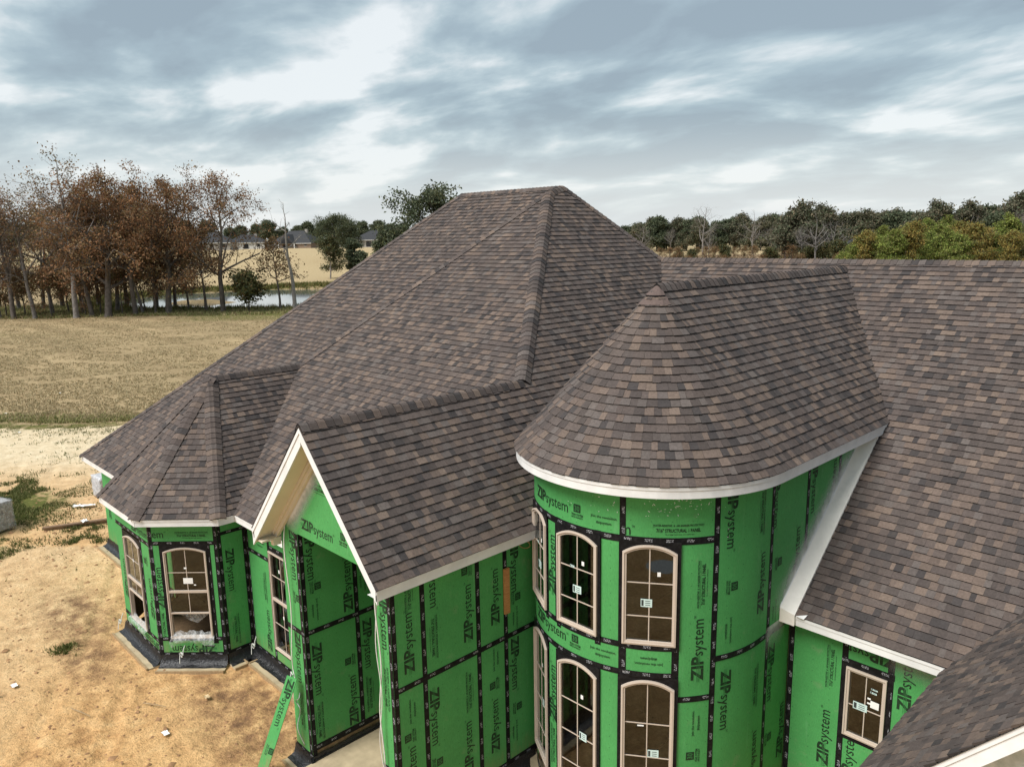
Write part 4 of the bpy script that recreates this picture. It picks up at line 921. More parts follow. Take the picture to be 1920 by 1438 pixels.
    F = [[i, m_ + i, m_ + (i + 1) % m_, (i + 1) % m_][::-1] for i in range(m_)]
    UV = []
    for f in F:
        for i in f: UV.append((.02, .2))
    mesh_obj('flashing_tape', V, F, TAPE, win, uvs=UV)
    return win
for t, hw_ in wins:
    for lo in (0, 1):
        tr_ = math.radians(t); n_ = (math.cos(tr_), math.sin(tr_), 0); u_ = (-math.sin(tr_), math.cos(tr_), 0)
        rr = 2.06 * math.cos(math.radians(hw_)) + 0.012
        st = []
        if lo == 0: st = [(-.04, 4.28, .17, .13, 1), (.14, 4.75, .05, .07, 0)] if t > -60 else [(0.0, 4.25, .17, .13, 1), (.12, 4.72, .05, .07, 0), (-.10, 4.62, .09, .04, 1)]
        else: st = [(.10, 1.75, .17, .13, 1), (-.10, 2.22, .10, .025, 0)] if t > -60 else [(.12, 1.72, .15, .14, 1), (.10, 2.42, .05, .07, 0)]
        z0, zs = ((3.60, 5.09), (.62, 2.88))[lo]
        hzs = ([4.06, 4.60] if lo == 0 else [1.12, 1.68, 2.26])
        window((xt + rr * n_[0], yt + rr * n_[1]), u_, n_, .81, z0, zs, .125, [0], hzs, stick=st, jamb=.062)
BCu = Vector((s45, s45, 0)); bc = Vector((-17.71, 5.59, 0)) + BCu * .79
window((bc.x, bc.y), BCu, (s45, -s45, 0), .98, .70, 2.83, .10, [0], [2.32], rails=((1.86, .028), (1.33, .016)), stick=((.02, 2.12, .22, .14, 0), (-.02, 2.43, .06, .04, 0), (.17, 2.02, .05, .03, 0)), open_below=1.33)
window((-18.95, 5.59), (1, 0, 0), (0, -1, 0), 1.06, .60, 2.72, .12, [0], [2.25], rails=((1.72, .028), (1.38, .016)), stick=((0, 2.25, .05, .07, 0),), open_below=1.38)
window((-14.98, 7.36), (1, 0, 0), (0, -1, 0), .95, .62, 2.98, 0, [0], [2.42, 1.28], rails=((1.86, .03),), stick=((-.06, 2.60, .05, .08, 0), (0, 1.52, .05, .08, 0)))
window((-4.155, 11.75), (1, 0, 0), (0, -1, 0), .63, 1.66, 2.86, 0, [0], [2.22], jamb=.06, stick=((-.07, 2.24, .22, .13, 1), (.15, 2.36, .13, .12, 0), (.12, 2.56, .10, .03, 1), (.13, 2.62, .10, .025, 1), (.06, 2.36, .05, .03, 0), (.06, 2.44, .05, .03, 0)))

# interiors glimpsed through the glass: floors, back walls, studs
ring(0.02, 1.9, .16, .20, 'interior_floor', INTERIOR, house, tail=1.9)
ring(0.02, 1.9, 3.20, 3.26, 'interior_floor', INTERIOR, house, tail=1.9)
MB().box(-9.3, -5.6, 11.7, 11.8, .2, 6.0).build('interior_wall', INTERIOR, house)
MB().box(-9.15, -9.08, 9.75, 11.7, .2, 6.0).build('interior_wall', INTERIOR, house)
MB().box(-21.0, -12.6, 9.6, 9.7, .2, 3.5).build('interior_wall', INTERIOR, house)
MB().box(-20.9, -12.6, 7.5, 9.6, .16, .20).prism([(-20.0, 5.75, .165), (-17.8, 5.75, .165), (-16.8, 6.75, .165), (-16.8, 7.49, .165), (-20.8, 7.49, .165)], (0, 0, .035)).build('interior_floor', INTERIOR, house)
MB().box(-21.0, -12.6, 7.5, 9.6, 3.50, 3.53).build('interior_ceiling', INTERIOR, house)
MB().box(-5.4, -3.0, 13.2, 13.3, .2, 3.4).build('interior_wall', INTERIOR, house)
for x in (-9.0, -8.3, -7.6, -6.9): MB().box(x, x + .04, 11.58, 11.7, .2, 6.0).build('stud', PINE, house)
# base: foundation, black flashing and form boards
def base_run(a, b, n, name='form_board', z0=-.12, hgt=.18, out=.34, mat=PINE):
    a = Vector((*a, 0)); b = Vector((*b, 0)); n = Vector((*n, 0)).normalized()
    MB().bar(a + n * out + Vector((0, 0, z0 + hgt)), b + n * out + Vector((0, 0, z0 + hgt)), n * .038, (0, 0, -hgt)).build(name, mat, house)
    MB().bar(a + n * .16 + Vector((0, 0, .035)), b + n * .16 + Vector((0, 0, .035)), n * .31, (0, 0, -.16)).build('footing', SLAB, house)
    # black sheet from the wall down over the slab edge
    V = []; F = []; k = max(4, int((b - a).length / .15)); prof = ((.012, .29), (.022, .20), (.05, .10), (.12, .06), (.19, .045))
    for i in range(k + 1):
        for o_, z in prof: V.append(tuple(a.lerp(b, i / k) + n * (o_ + rng.uniform(-.012, .012)) + Vector((0, 0, z + rng.uniform(-.012, .012)))))
    q = len(prof)
    for i in range(k):
        for j in range(q - 1): F.append([i * q + j, i * q + j + 1, (i + 1) * q + j + 1, (i + 1) * q + j])
    mesh_obj('base_flashing', V, F, BLACKP, house, smooth=True)
base_run((-17.72, 5.58), (-16.60, 6.70), (s45, -s45)); base_run((-20.1, 5.59), (-17.72, 5.59), (0, -1)); base_run((-16.6, 6.70), (-16.6, 7.36), (1, 0)); base_run((-16.57, 7.36), (-12.5, 7.36), (0, -1)); base_run((-26.5, 7.13), (-21, 7.13), (0, -1))
base_run((-12.55, 6.21), (-11.85, 6.21), (0, -1), out=.30); base_run((-9.16, 6.15), (-9.16, 9.3), (1, 0)); base_run((-11.9, 6.15), (-11.9, 10.3), (1, 0), 'sill_board', .10, .12, .02, BLACKP)
MB().box(-11.88, -9.2, 5.75, 10.3, -.1, .19).build('porch_slab', SLAB, house)
MB().box(-26.2, -9.3, 7.5, 23, -.1, .14).box(-9.4, 5, 11.9, 23, -.1, .15).build('foundation_slab', SLAB, house)
ring(0, 2.2, -.1, .15, 'foundation_slab', SLAB, house, tail=1.0)
# flashing strip between porch roof and turret wall
MB().bar((-8.95, 9.17, 4.80), (-9.33, 9.60, 5.24), (.05, .02, 0), (0, 0, .10)).build('step_flashing', BLACKP, house)

# ------------------------------------------------------------------ loose things round the house
def cable(name, path, r, label, cat='cable', mat=None, group=None):
    p = [Vector(q) for q in path]; pts_ = []
    for i in range(len(p) - 1):      # catmull-rom
        a, b, c, d = p[max(i - 1, 0)], p[i], p[i + 1], p[min(i + 2, len(p) - 1)]
        for k in range(6):
            t = k / 6; pts_.append(.5 * ((2 * b) + (c - a) * t + (2 * a - 5 * b + 4 * c - d) * t * t + (3 * b - a - 3 * c + d) * t ** 3))
    pts_.append(p[-1])
    o = MB().tube(pts_, r, 6).build(name, mat or CABLEM, None, tuple(p[-1]), True); return tag(o, label, cat, group)
cable('electrical_cable', [(-12.30, 6.19, 4.75), (-12.25, 6.12, 4.3), (-12.22, 6.15, 3.2), (-12.26, 6.12, 2.3), (-12.3, 6.14, 1.95), (-12.18, 6.1, 1.78), (-12.28, 6.08, 1.7), (-12.36, 6.12, 1.86), (-12.2, 6.07, 1.9)], .011, 'white cable hanging down the left porch post to a leaning green strip')
cable('electrical_cable', [(-12.1, 6.14, 1.55), (-12.02, 6.07, 1.5), (-12.16, 6.08, 1.38), (-12.03, 6.08, 1.3), (-12.13, 6.12, 1.1), (-12.05, 6.02, .9), (-11.98, 6.1, .55)], .009, 'thin grey wire loop sagging from the left porch post near its base', mat=simple('grey_cable_jacket', (.35, .35, .33), .5))
cable('electrical_cable', [(-9.46, 6.19, 4.6), (-9.44, 6.13, 4.2), (-9.40, 6.16, 3.2), (-9.44, 6.12, 2.4), (-9.42, 6.15, 1.5), (-9.5, 6.1, 1.2), (-9.36, 6.08, 1.05), (-9.48, 6.06, .9), (-9.34, 6.1, .75), (-9.42, 6.06, .3), (-9.4, 5.9, .22)], .012, 'twisted white cables running down the right porch post')
cable('electrical_cable', [(-9.41, 6.19, 4.58), (-9.46, 6.12, 3.6), (-9.39, 6.14, 2.7), (-9.47, 6.11, 1.9), (-9.41, 6.12, 1.3), (-9.52, 6.08, 1.0), (-9.38, 6.03, .85), (-9.5, 6.0, .25)], .008, 'second thinner white cable twined down the right porch post')
for (x, y, z, lb) in ((-17.25, 5.98, .42, 'white cable coil poking out under the window of the angled bay wall'), (-20.0, 5.52, .42, 'white cable tail hanging at the far outer corner of the bay'), (-16.35, 7.30, .46, 'white cable loop hanging in the inside corner beside the bay')):
    pth = [(x, y, z + .12), (x + .06, y - .07, z + .05)]
    for k in range(11): pth.append((x + .04 + .06 * math.cos(k * .95), y - .10 - .02 * k / 8, z - .06 + .055 * math.sin(k * .95)))
    pth += [(x + .07, y - .18, z - .24)]
    cable('electrical_cable', pth, .008, lb)
cable('electrical_cable', [(-11.6, 7.9, 1.15), (-11.55, 7.85, 1.0), (-11.65, 7.9, .8), (-11.5, 7.8, .62), (-11.6, 7.82, .55)], .012, 'yellow cable hanging against the inner porch wall', mat=simple('yellow_cable_jacket', (.5, .38, .04), .5))
tag(MB().box(-11.62, -11.54, 7.80, 7.88, .80, .98).box(-11.60, -11.56, 7.79, 7.80, .84, .94).build('junction_box', simple('blue_plastic', (.02, .12, .42), .4), None, (-11.58, 7.84, .8)), 'small blue plastic electrical box hanging inside the porch', 'electrical box')
pth = [(-9.10 + .05 * math.cos(k * 1.1), 9.06 + .09 * math.cos(k * 1.1 + .4), 4.42 + .08 * math.sin(k * 1.1)) for k in range(14)]
cable('cable_coil', pth, .008, 'small coil of tan wire hanging under the porch eave by the turret', mat=simple('tan_wire', (.34, .26, .12), .5))
# scrap lumber nailed on the porch wall
sb = MB().box(-9.15, -9.112, 8.57, 8.69, 3.26, 4.10); o = sb.build('scrap_board', OLDWOOD, None, (-9.13, 8.63, 3.26)); tag(o, 'short orange pine board fixed upright on the porch side wall', 'board')
# leaning offcut strip of sheathing
lean = empty('leaning_panel_strip', (-12.42, 5.55, 0), 'narrow green sheathing offcut leaning against the left porch post', 'panel strip')
a, b = Vector((-12.45, 5.40, .0)), Vector((-12.19, 6.06, 1.86)); t_ = (b - a).normalized(); wv = Vector((.25, .06, 0)); nv = t_.cross(wv).normalized()
nv = nv if nv.y < 0 else -nv
V = [a - wv / 2, a + wv / 2, b + wv / 2, b - wv / 2]; V = V + [p + nv * .012 for p in V]
mesh_obj('sheathing_panel', [tuple(p) for p in V], [(3, 2, 1, 0), (4, 5, 6, 7), (0, 1, 5, 4), (1, 2, 6, 5), (2, 3, 7, 6), (3, 0, 4, 7)], GREEN, lean, uvs=[(.1, .05)] * 24)
for kind, s_, k_ in (('zip', 1.46, .9), ('30', .55, .9)):
    Vp, Fp, fm = PRINTS[kind]; wn_ = wv.normalized(); r_ = -1
    VV = []
    for x, y, h in np.array(Vp) * k_:
        VV.append(tuple(a + t_ * (s_ - x) + wn_ * y + nv * (.0135 + h)))
    VV = [v for v in VV]
    keep = [f for f in range(len(Fp)) if all((Vector(VV[i]) - a).dot(t_) < (b - a).length - .01 for i in Fp[f])]
    mesh_obj('panel_print', VV, [Fp[f] for f in keep], [PRINT, HALF], lean, fmats=[fm[f] for f in keep])
# plank on the ground with a rag
o = MB().bar((-29.6, 5.95, .13), (-28.6, 8.5, .13), (.14, -.05, 0), (0, 0, -.05)).bar((-29.55, 5.98, .08), (-28.7, 8.3, .08), (.05, 0, 0), (0, 0, -.09)).build('wood_plank', wood('weathered_plank', (.16, .10, .06), (.28, .18, .11)), None, (-29.1, 7.2, 0)); tag(o, 'long brown plank lying on bare soil beyond the bay', 'plank')
def rag(name, c, sx, sy, sz, label, cat, mat, seed, rot=0.0):
    rg_ = random.Random(seed); n_ = 9; V = []; F = []
    for i in range(n_):
        for j in range(n_):
            x = (i / (n_ - 1) - .5) * sx * (1 + rg_.uniform(-.12, .12)); y = (j / (n_ - 1) - .5) * sy * (1 + rg_.uniform(-.12, .12))
            V.append((c[0] + x * math.cos(rot) - y * math.sin(rot), c[1] + x * math.sin(rot) + y * math.cos(rot), c[2] + rg_.uniform(.0, 1) * sz))
    for i in range(n_ - 1):
        for j in range(n_ - 1): q = i * n_ + j; F.append([q, q + 1, q + n_ + 1, q + n_])
    return tag(mesh_obj(name, V, F, mat, None, c, True), label, cat)
rag('paper_scrap', (-29.15, 7.15, .14), .28, .18, .06, 'white scrap lying over the long brown plank', 'litter', WHITEP, 1)
rag('paper_scrap', (-15.0, 4.65, .045), .17, .11, .012, 'white paper scrap lying alone on orange soil in front of the porch', 'litter', WHITEP, 2)
rag('paper_scrap', (-15.6, 5.75, .06), .13, .10, .03, 'pale tan scrap lying on the damp soil beside the bay', 'litter', simple('tan_card', (.55, .42, .25), .8), 3)
rag('plastic_scrap', (-31.2, 7.7, .06), .75, .22, .06, 'long white plastic strip trailing from the wrapped bundle', 'litter', WHITEP, 4, .9)
for i, (x, y) in enumerate(((-26.3, 3.4), (-46.5, 8.9), (-52.5, 9.5), (-57, 13.5), (-19.2, 2.9), (-27.4, 3.9))):
    rag('paper_scrap', (x, y, .045), .16, .11, .018, 'tiny pale bit of litter scattered on the open ground', 'litter', WHITEP, 20 + i)['group'] = 'scattered litter specks'
for i, (x0, y0, x1, y1) in enumerate(((-17.3, 3.55, -16.7, 3.75), (-16.4, 4.7, -15.9, 5.0), (-19.1, 2.45, -18.9, 2.6))):
    o = MB().tube([(x0, y0, .05), ((x0 + x1) / 2 + .05, (y0 + y1) / 2, .08), (x1, y1, .05)], [.012, .014, .006], 5).build('stick', PINE, None, (x0, y0, .05)); tag(o, 'thin dry stick lying on the orange soil', 'stick', 'sticks on the soil')
# plastic film blown out of the two bay windows
def film(name, O, u, n, wd, z0, label, seed):
    rg_ = random.Random(seed); O = Vector((*O, 0)); u = Vector(u).normalized(); n = Vector(n).normalized(); V = []; F = []; a, b = 14, 7
    prof = ((-.03, .14), (.0, .09), (.05, .04), (.085, .01), (.10, -.05), (.085, -.12), (.07, -.19))
    for i in range(a + 1):
        f = i / a - .5; drop = .35 + .9 * abs(f) ** .8 + rg_.uniform(-.1, .25)
        for j, (h, z) in enumerate(prof):
            V.append(tuple(O + u * (f * wd * (1 + .06 * j / b) + rg_.uniform(-.02, .02)) + n * (h + rg_.uniform(-.02, .03)) + Vector((0, 0, z0 + z * (drop if j > 2 else 1) + rg_.uniform(-.025, .025)))))
    for i in range(a):
        for j in range(b - 1): q = i * b + j; F.append([q, q + 1, q + b + 1, q + b])
    return tag(mesh_obj(name, V, F, FILM, None, tuple(O + Vector((0, 0, z0))), True), label, 'plastic sheet')
film('plastic_film', (bc.x, bc.y), BCu, (s45, -s45, 0), .98, .71, 'clear plastic film spilling over the sill of the angled bay window', 5)
film('plastic_film', (-18.95, 5.59), (1, 0, 0), (0, -1, 0), 1.1, .60, 'clear plastic film spilling over the sill of the outer bay window', 6)
o = mesh_obj('plastic_film', [tuple(Vector((bc.x, bc.y, 0)) + BCu * x + Vector((s45, -s45, 0)) * -.10 + Vector((0, 0, z))) for x, z in ((-.36, 1.30), (.40, 1.31), (.34, 1.22), (.10, 1.02), (-.10, 1.10))], [[0, 1, 2, 3, 4]], FILM, None, (bc.x, bc.y, 1.2)); tag(o, 'triangle of torn plastic film hanging inside the open angled bay window', 'plastic sheet')
# pallets of brick in film
def pallet(loc, rot, nx, ny, nzz, label, wrapc):
    o = empty('brick_pallet', loc, label, 'pallet', 'wrapped brick pallets'); R_ = Matrix.Rotation(rot, 4, 'Z'); T = Matrix.Translation(Vector(loc)) @ R_
    def mk(name, mb, mat, parent): 
        return mesh_obj(name, [tuple(T @ Vector(v)) for v in mb.v], mb.f, mat, parent, 'c')
    bx, by, bz = .24, .115, .19; W_, D_ = nx * bx, ny * by
    for k in range(3): mk('pallet_runner', MB().box(-W_ / 2, W_ / 2, -D_ / 2 + k * (D_ - .09) / 2, -D_ / 2 + .09 + k * (D_ - .09) / 2, 0, .09), PINE, o)
    for k in range(6): mk('pallet_slat', MB().box(-W_ / 2 + k * (W_ - .1) / 5, -W_ / 2 + .1 + k * (W_ - .1) / 5, -D_ / 2, D_ / 2, .09, .11), PINE, o)
    proto = None
    for i in range(nx):
        for j in range(ny):
            for k in range(nzz):
                if 0 < i < nx - 1 and 0 < j < ny - 1 and k < nzz - 1: continue
                c_ = T @ Vector((-W_ / 2 + (i + .5) * bx, -D_ / 2 + (j + .5) * by, .11 + (k + .5) * bz))
                if proto is None:
                    proto = mesh_obj('brick', [tuple(c_ + R_.to_3x3() @ Vector(v)) for v in MB().box(-bx / 2 + .004, bx / 2 - .004, -by / 2 + .004, by / 2 - .004, -bz / 2 + .004, bz / 2 - .004).v], MB().box(0, 1, 0, 1, 0, 1).f, BRICKM, o, tuple(c_))
                else:
                    q = proto.copy(); COL.objects.link(q); q.parent = o; q.location = c_ - Vector(loc)
    mb = MB().box(-W_ / 2 - .03, W_ / 2 + .03, -D_ / 2 - .03, D_ / 2 + .03, .05, .13 + nzz * bz)
    bm = bmesh.new(); vs = [bm.verts.new(T @ Vector(v)) for v in mb.v]; [bm.faces.new([vs[i] for i in f]) for f in mb.f]
    bmesh.ops.subdivide_edges(bm, edges=bm.edges[:], cuts=7, use_grid_fill=True)
    for v in bm.verts: v.co += Vector((rng.uniform(-.02, .02), rng.uniform(-.02, .02), rng.uniform(-.02, .02)))
    bm.verts.index_update(); mesh_obj('plastic_wrap', [tuple(v.co) for v in bm.verts], [[v.index for v in f.verts] for f in bm.faces], wrapc, o, smooth=True); bm.free()
BRICKM = simple('grey_brown_brick', (.27, .24, .22), .9, .35, 9)
m = Mat('milky_wrap', .3, .5); m.base((.70, .70, .72)); m.l(m.ramp(m.noise(7, 4, .7, m.pos()), [(.35, (.45,) * 3), (.7, (.95,) * 3)]), m.b.inputs['Alpha']); MILKY = m.m
pallet((-30.95, 4.6, 0), .30, 5, 10, 5, 'shrink wrapped pallet of grey bricks on patchy grass, well away from the walls', FILM)
pallet((-31.95, 8.75, 0), .1, 3, 6, 4, 'white wrapped pallet standing close beyond the corner of the house', MILKY)

# ------------------------------------------------------------------ grass tufts, weeds and clods (stuff)
def tufts(name, n, region, hmin, hmax, colf, seed, width=.02, blades=4):
    rg_ = np.random.default_rng(seed); R_ = []
    p = region(rg_, n); rt_, fw_ = p[:, 0], p[:, 1]; n = len(rt_)
    x = -fw_ * SY + rt_ * CY; y = fw_ * CY + rt_ * SY; z = ground_h(rt_, fw_)
    Vs = []; Cs = []
    for b in range(blades):
        h = rg_.uniform(hmin, hmax, n); a = rg_.uniform(0, 2 * np.pi, n); le = rg_.uniform(.2, 1.1, n) * h; wd = width * rg_.uniform(.6, 1.5, n)
        ox, oy = rg_.normal(0, hmax * .35, n), rg_.normal(0, hmax * .35, n); a2 = a + np.pi / 2 + rg_.uniform(-.6, .6, n)
        base = np.stack([x + ox, y + oy, z - .02], 1); wv_ = np.stack([np.cos(a2) * wd, np.sin(a2) * wd, 0 * wd], 1)
        tip = base + np.stack([np.cos(a) * le, np.sin(a) * le, h], 1)
        Vs.append(np.stack([base - wv_, base + wv_, tip], 1)); Cs.append(colf(rg_, n))
    V_ = np.concatenate(Vs).reshape(-1, 3); F_ = np.arange(len(V_)).reshape(-1, 3)
    return big_mesh(name, V_, F_, LEAF, np.concatenate(Cs))
m = Mat('leaf_blades', .75, .2); ca = m.attr('Col'); m.base(ca)
tl = m.n('ShaderNodeBsdfTranslucent'); m.l(ca, tl.inputs[0]); mx = m.n('ShaderNodeMixShader'); mx.inputs[0].default_value = .25; m.l(m.b.outputs[0], mx.inputs[1]); m.l(tl.outputs[0], mx.inputs[2]); m.l(mx.outputs[0], m.out.inputs[0]); LEAF = m.m
def pal(cols, var=.25):
    cols = np.array(cols)
    def f(rg_, n): return cols[rg_.integers(0, len(cols), n)] * rg_.uniform(1 - var, 1 + var, (n, 1))
    return f
def reg_field(rg_, n):
    fw_ = 42.5 + 62 * rg_.random(n) ** 1.6; rt_ = rg_.uniform(-.78, -.12, n) * fw_
    k = vnoise(rt_ * .5, fw_ * .9, 3) > .28; return np.stack([rt_[k], fw_[k]], 1)
tag(tufts('dry_grass', 42000, reg_field, .05, .16, pal([(.30, .235, .13), (.40, .32, .18), (.48, .395, .24), (.22, .18, .09), (.34, .275, .155)]), 31, .03), 'short dry tan grass covering the mown field beyond the sandy yard', 'grass', kind='stuff')
def reg_edge(rg_, n):
    rt_ = rg_.uniform(-34, -6, n); fw_ = 42.2 + np.abs(rg_.normal(0, .9, n)) + (fbm(rt_ * .12, 41 + 0 * rt_, 3, 2) - .45) * 2; return np.stack([rt_, fw_], 1)
tag(tufts('green_grass_fringe', 3200, reg_edge, .08, .24, pal([(.19, .20, .07), (.27, .24, .10), (.36, .29, .15), (.15, .16, .05)]), 32, .03), 'fringe of taller green grass along the edge of the sandy yard', 'grass', kind='stuff')
def reg_weed(rg_, n):
    c = [(-19.2, 27.2, 1.5, 2.0), (-17.6, 23.0, 1.1, .8), (-20.5, 29.5, 1.0, 1.2), (-14.4, 24.4, .35, .25), (-15.0, 25.6, .3, .2), (-10.9, 17.4, .2, .12), (-16.5, 31.0, .6, .3), (-17.3, 35.0, 2.2, .7), (-20.5, 38.5, 4.5, 1.4), (-24, 40.3, 5, .8), (-13, 38.5, 2.2, .8)]
    k = rg_.choice(len(c), n, p=np.array([10, 4, 4, .8, .5, .25, .6, .9, 1.2, 1.3, .8]) / 24.35); c = np.array(c)[k]
    p = np.stack([c[:, 0] + rg_.normal(0, 1, n) * c[:, 2], c[:, 1] + rg_.normal(0, 1, n) * c[:, 3]], 1)
    return p[vnoise(p[:, 0] * 1.6, p[:, 1] * 1.6, 4) > .42]
tag(tufts('weed_patch', 22000, reg_weed, .04, .15, pal([(.085, .10, .024), (.13, .135, .04), (.19, .18, .07), (.06, .08, .018)]), 33, .016, 3), 'low green weeds growing in patches on the sandy yard', 'weeds', kind='stuff')
def reg_under(rg_, n):
    fw_ = rg_.uniform(103.5, 124, n); rt_ = rg_.uniform(-84, -22, n); p = np.stack([rt_, fw_], 1); return p[ground_h(rt_, fw_) > -.45]
tag(tufts('woodland_undergrowth', 12000, reg_under, .12, .45, pal([(.24, .25, .09), (.30, .28, .12), (.34, .27, .14), (.24, .17, .09), (.18, .20, .07)]), 34, .06, 4), 'rough olive undergrowth beneath the brown oaks', 'undergrowth', kind='stuff')
def reg_bank(rg_, n):
    t = rg_.uniform(0, 2 * np.pi, n); k = rg_.normal(1.1, .06, n); p = np.stack([POND[0] + POND[2] * k * np.cos(t), POND[1] + POND[3] * k * np.sin(t)], 1)
    return p[ground_h(p[:, 0], p[:, 1]) > -.62]
tag(tufts('pond_reeds', 9000, reg_bank, .3, .9, pal([(.11, .13, .03), (.17, .15, .05), (.24, .18, .07), (.07, .09, .02)]), 35, .09, 3), 'rough green reeds growing round the pond bank', 'reeds', kind='stuff')
def reg_sedge(rg_, n):
    fw_ = rg_.uniform(165, 300, n); rt_ = rg_.uniform(.15, .44, n) * fw_; return np.stack([rt_, fw_], 1)
tag(tufts('tall_dead_grass', 16000, reg_sedge, .6, 1.7, pal([(.38, .27, .18), (.30, .20, .13), (.46, .35, .23), (.22, .17, .09)]), 36, .40, 3), 'tall dead russet grass in the rough field behind the wing roof', 'grass', kind='stuff')
rg_ = np.random.default_rng(41); nC = 1600
fwc = rg_.uniform(12.5, 30, nC); rtc = -fwc * rg_.uniform(.28, .72, nC); hc_ = ground_h(rtc, fwc); sz_ = rg_.gamma(1.6, .012, nC) + .008
okt = np.array([(1, 0, 0), (-1, 0, 0), (0, 1, 0), (0, -1, 0), (0, 0, .7), (0, 0, -.5)]); okf = np.array([(0, 2, 4), (2, 1, 4), (1, 3, 4), (3, 0, 4)])
Vc = okt[None] * sz_[:, None, None] * rg_.uniform(.6, 1.4, (nC, 6, 3)); xc, yc = -fwc * SY + rtc * CY, fwc * CY + rtc * SY
Vc = Vc + np.stack([xc, yc, hc_ + .005], 1)[:, None, :]
Fc = okf[None] + 6 * np.arange(nC)[:, None, None]
tag(big_mesh('soil_clods', Vc.reshape(-1, 3), Fc.reshape(-1, 3), simple('clod_soil', (.30, .17, .085), .95, .4, 9)), 'small clods of orange soil strewn over the yard', 'soil', kind='stuff')

# ------------------------------------------------------------------ trees
OLIVE2 = [(0.150, 0.150, 0.062), (0.188, 0.169, 0.075), (0.200, 0.150, 0.075)]
BARKS = {'bark': simple('oak_bark', (.125, .108, .095), .95, .35, 3, .1), 'grey': simple('grey_bark', (.20, .18, .165), .95, .35, 3, .1), 'pale': simple('pale_dead_wood', (.25, .23, .21), .9, .25, 3, .1), 'dark': simple('dark_bark', (.055, .047, .040), .95, .35, 3, .1)}
def grow(rg, H, trunk_r, fork, spread, levels, lean=0.0, nb=(5, 8), droop=0.0, wig=.12):
    """returns segments [(p0,p1,r0,r1,k)] and twig tips [(point, dir)] for a tree of height ~H rooted at the origin"""
    segs = []; tips = []
    def limb(p, d, ln, r, lv):
        n = 5 if lv < 2 else 3; q = p
        for i in range(n):
            d = (d + Vector((rg.gauss(0, wig), rg.gauss(0, wig), rg.gauss(0, wig * .6) + (.05 if lv < 2 else -.02 - droop)))).normalized()
            q2 = q + d * ln / n; r2 = r * (1 - .13 if lv < 2 else .78)
            segs.append((q, q2, r, r2, 6 if lv == 0 else (5 if lv == 1 else 3)))
            if lv >= levels - 1: tips.append((q2, d))
            if lv < levels and (i >= 1 or lv > 0):
                for _ in range(1 if lv == 1 else (rg.choice((1, 1, 2)) if lv == 2 else 1)):
                    ax = d.orthogonal().normalized(); ax.rotate(Matrix.Rotation(rg.uniform(0, 6.283), 3, d)); nd_ = (d * rg.uniform(.45, .9) + ax * rg.uniform(.6, 1.0)).normalized()
                    limb(q2, nd_, ln * rg.uniform(.42, .62), r2 * .58, lv + 1)
            q = q2; r = r2
        tips.append((q, d))
    p = Vector((0, 0, -.3)); d = Vector((lean, rg.uniform(-.05, .05), 1)).normalized(); n = 7; r = trunk_r; nbr = rg.randint(*nb)
    hs = sorted(rg.uniform(fork, .96) for _ in range(nbr)); bi = 0
    segs.append((p, Vector((0, 0, .35)), trunk_r * 1.45, trunk_r, 8)); p = Vector((0, 0, .35)); az0 = rg.uniform(0, 6.28)
    for i in range(n):
        d = (d + Vector((rg.gauss(0, .06), rg.gauss(0, .06), .12))).normalized(); q = p + d * H * .86 / n; r2 = trunk_r * (1 - .80 * (i + 1) / n)
        segs.append((p, q, r, r2, 7))
        while bi < nbr and hs[bi] * n <= i + 1:
            t = hs[bi] * n - i; s = p.lerp(q, max(0, min(1, t))); az = az0 + bi * 2.4 + rg.uniform(-.4, .4); f = hs[bi]
            el = math.radians(rg.uniform(12, 40) + 28 * (f - fork)); nd_ = Vector((math.cos(az) * math.cos(el), math.sin(az) * math.cos(el), math.sin(el)))
            limb(s, nd_, spread * rg.uniform(.75, 1.1) * (1 - .42 * ((f - fork) / (1 - fork)) ** 2), r2 * .62 + .02, 1); bi += 1
        p, r = q, r2
    limb(p, d, H * .14, r, 1)
    return segs, tips
def branch_mesh(name, segs, mat):
    V = []; F = []
    for p, q, r0, r1, k in segs:
        t = (q - p)
        if t.length < 1e-4: continue
        t.normalize(); a = t.orthogonal().normalized(); c = t.cross(a); b = len(V)
        for P_, r in ((p, r0), (q, r1)):
            for j in range(k):
                an = 6.28318 * j / k; V.append(tuple(P_ + (a * math.cos(an) + c * math.sin(an)) * r))
        F += [(b + j, b + (j + 1) % k, b + k + (j + 1) % k, b + k + j) for j in range(k)]
    me_ = bpy.data.meshes.new(name); me_.from_pydata(V, [], F); me_.materials.append(mat); me_.polygons.foreach_set('use_smooth', np.ones(len(F), dtype=bool)); return me_
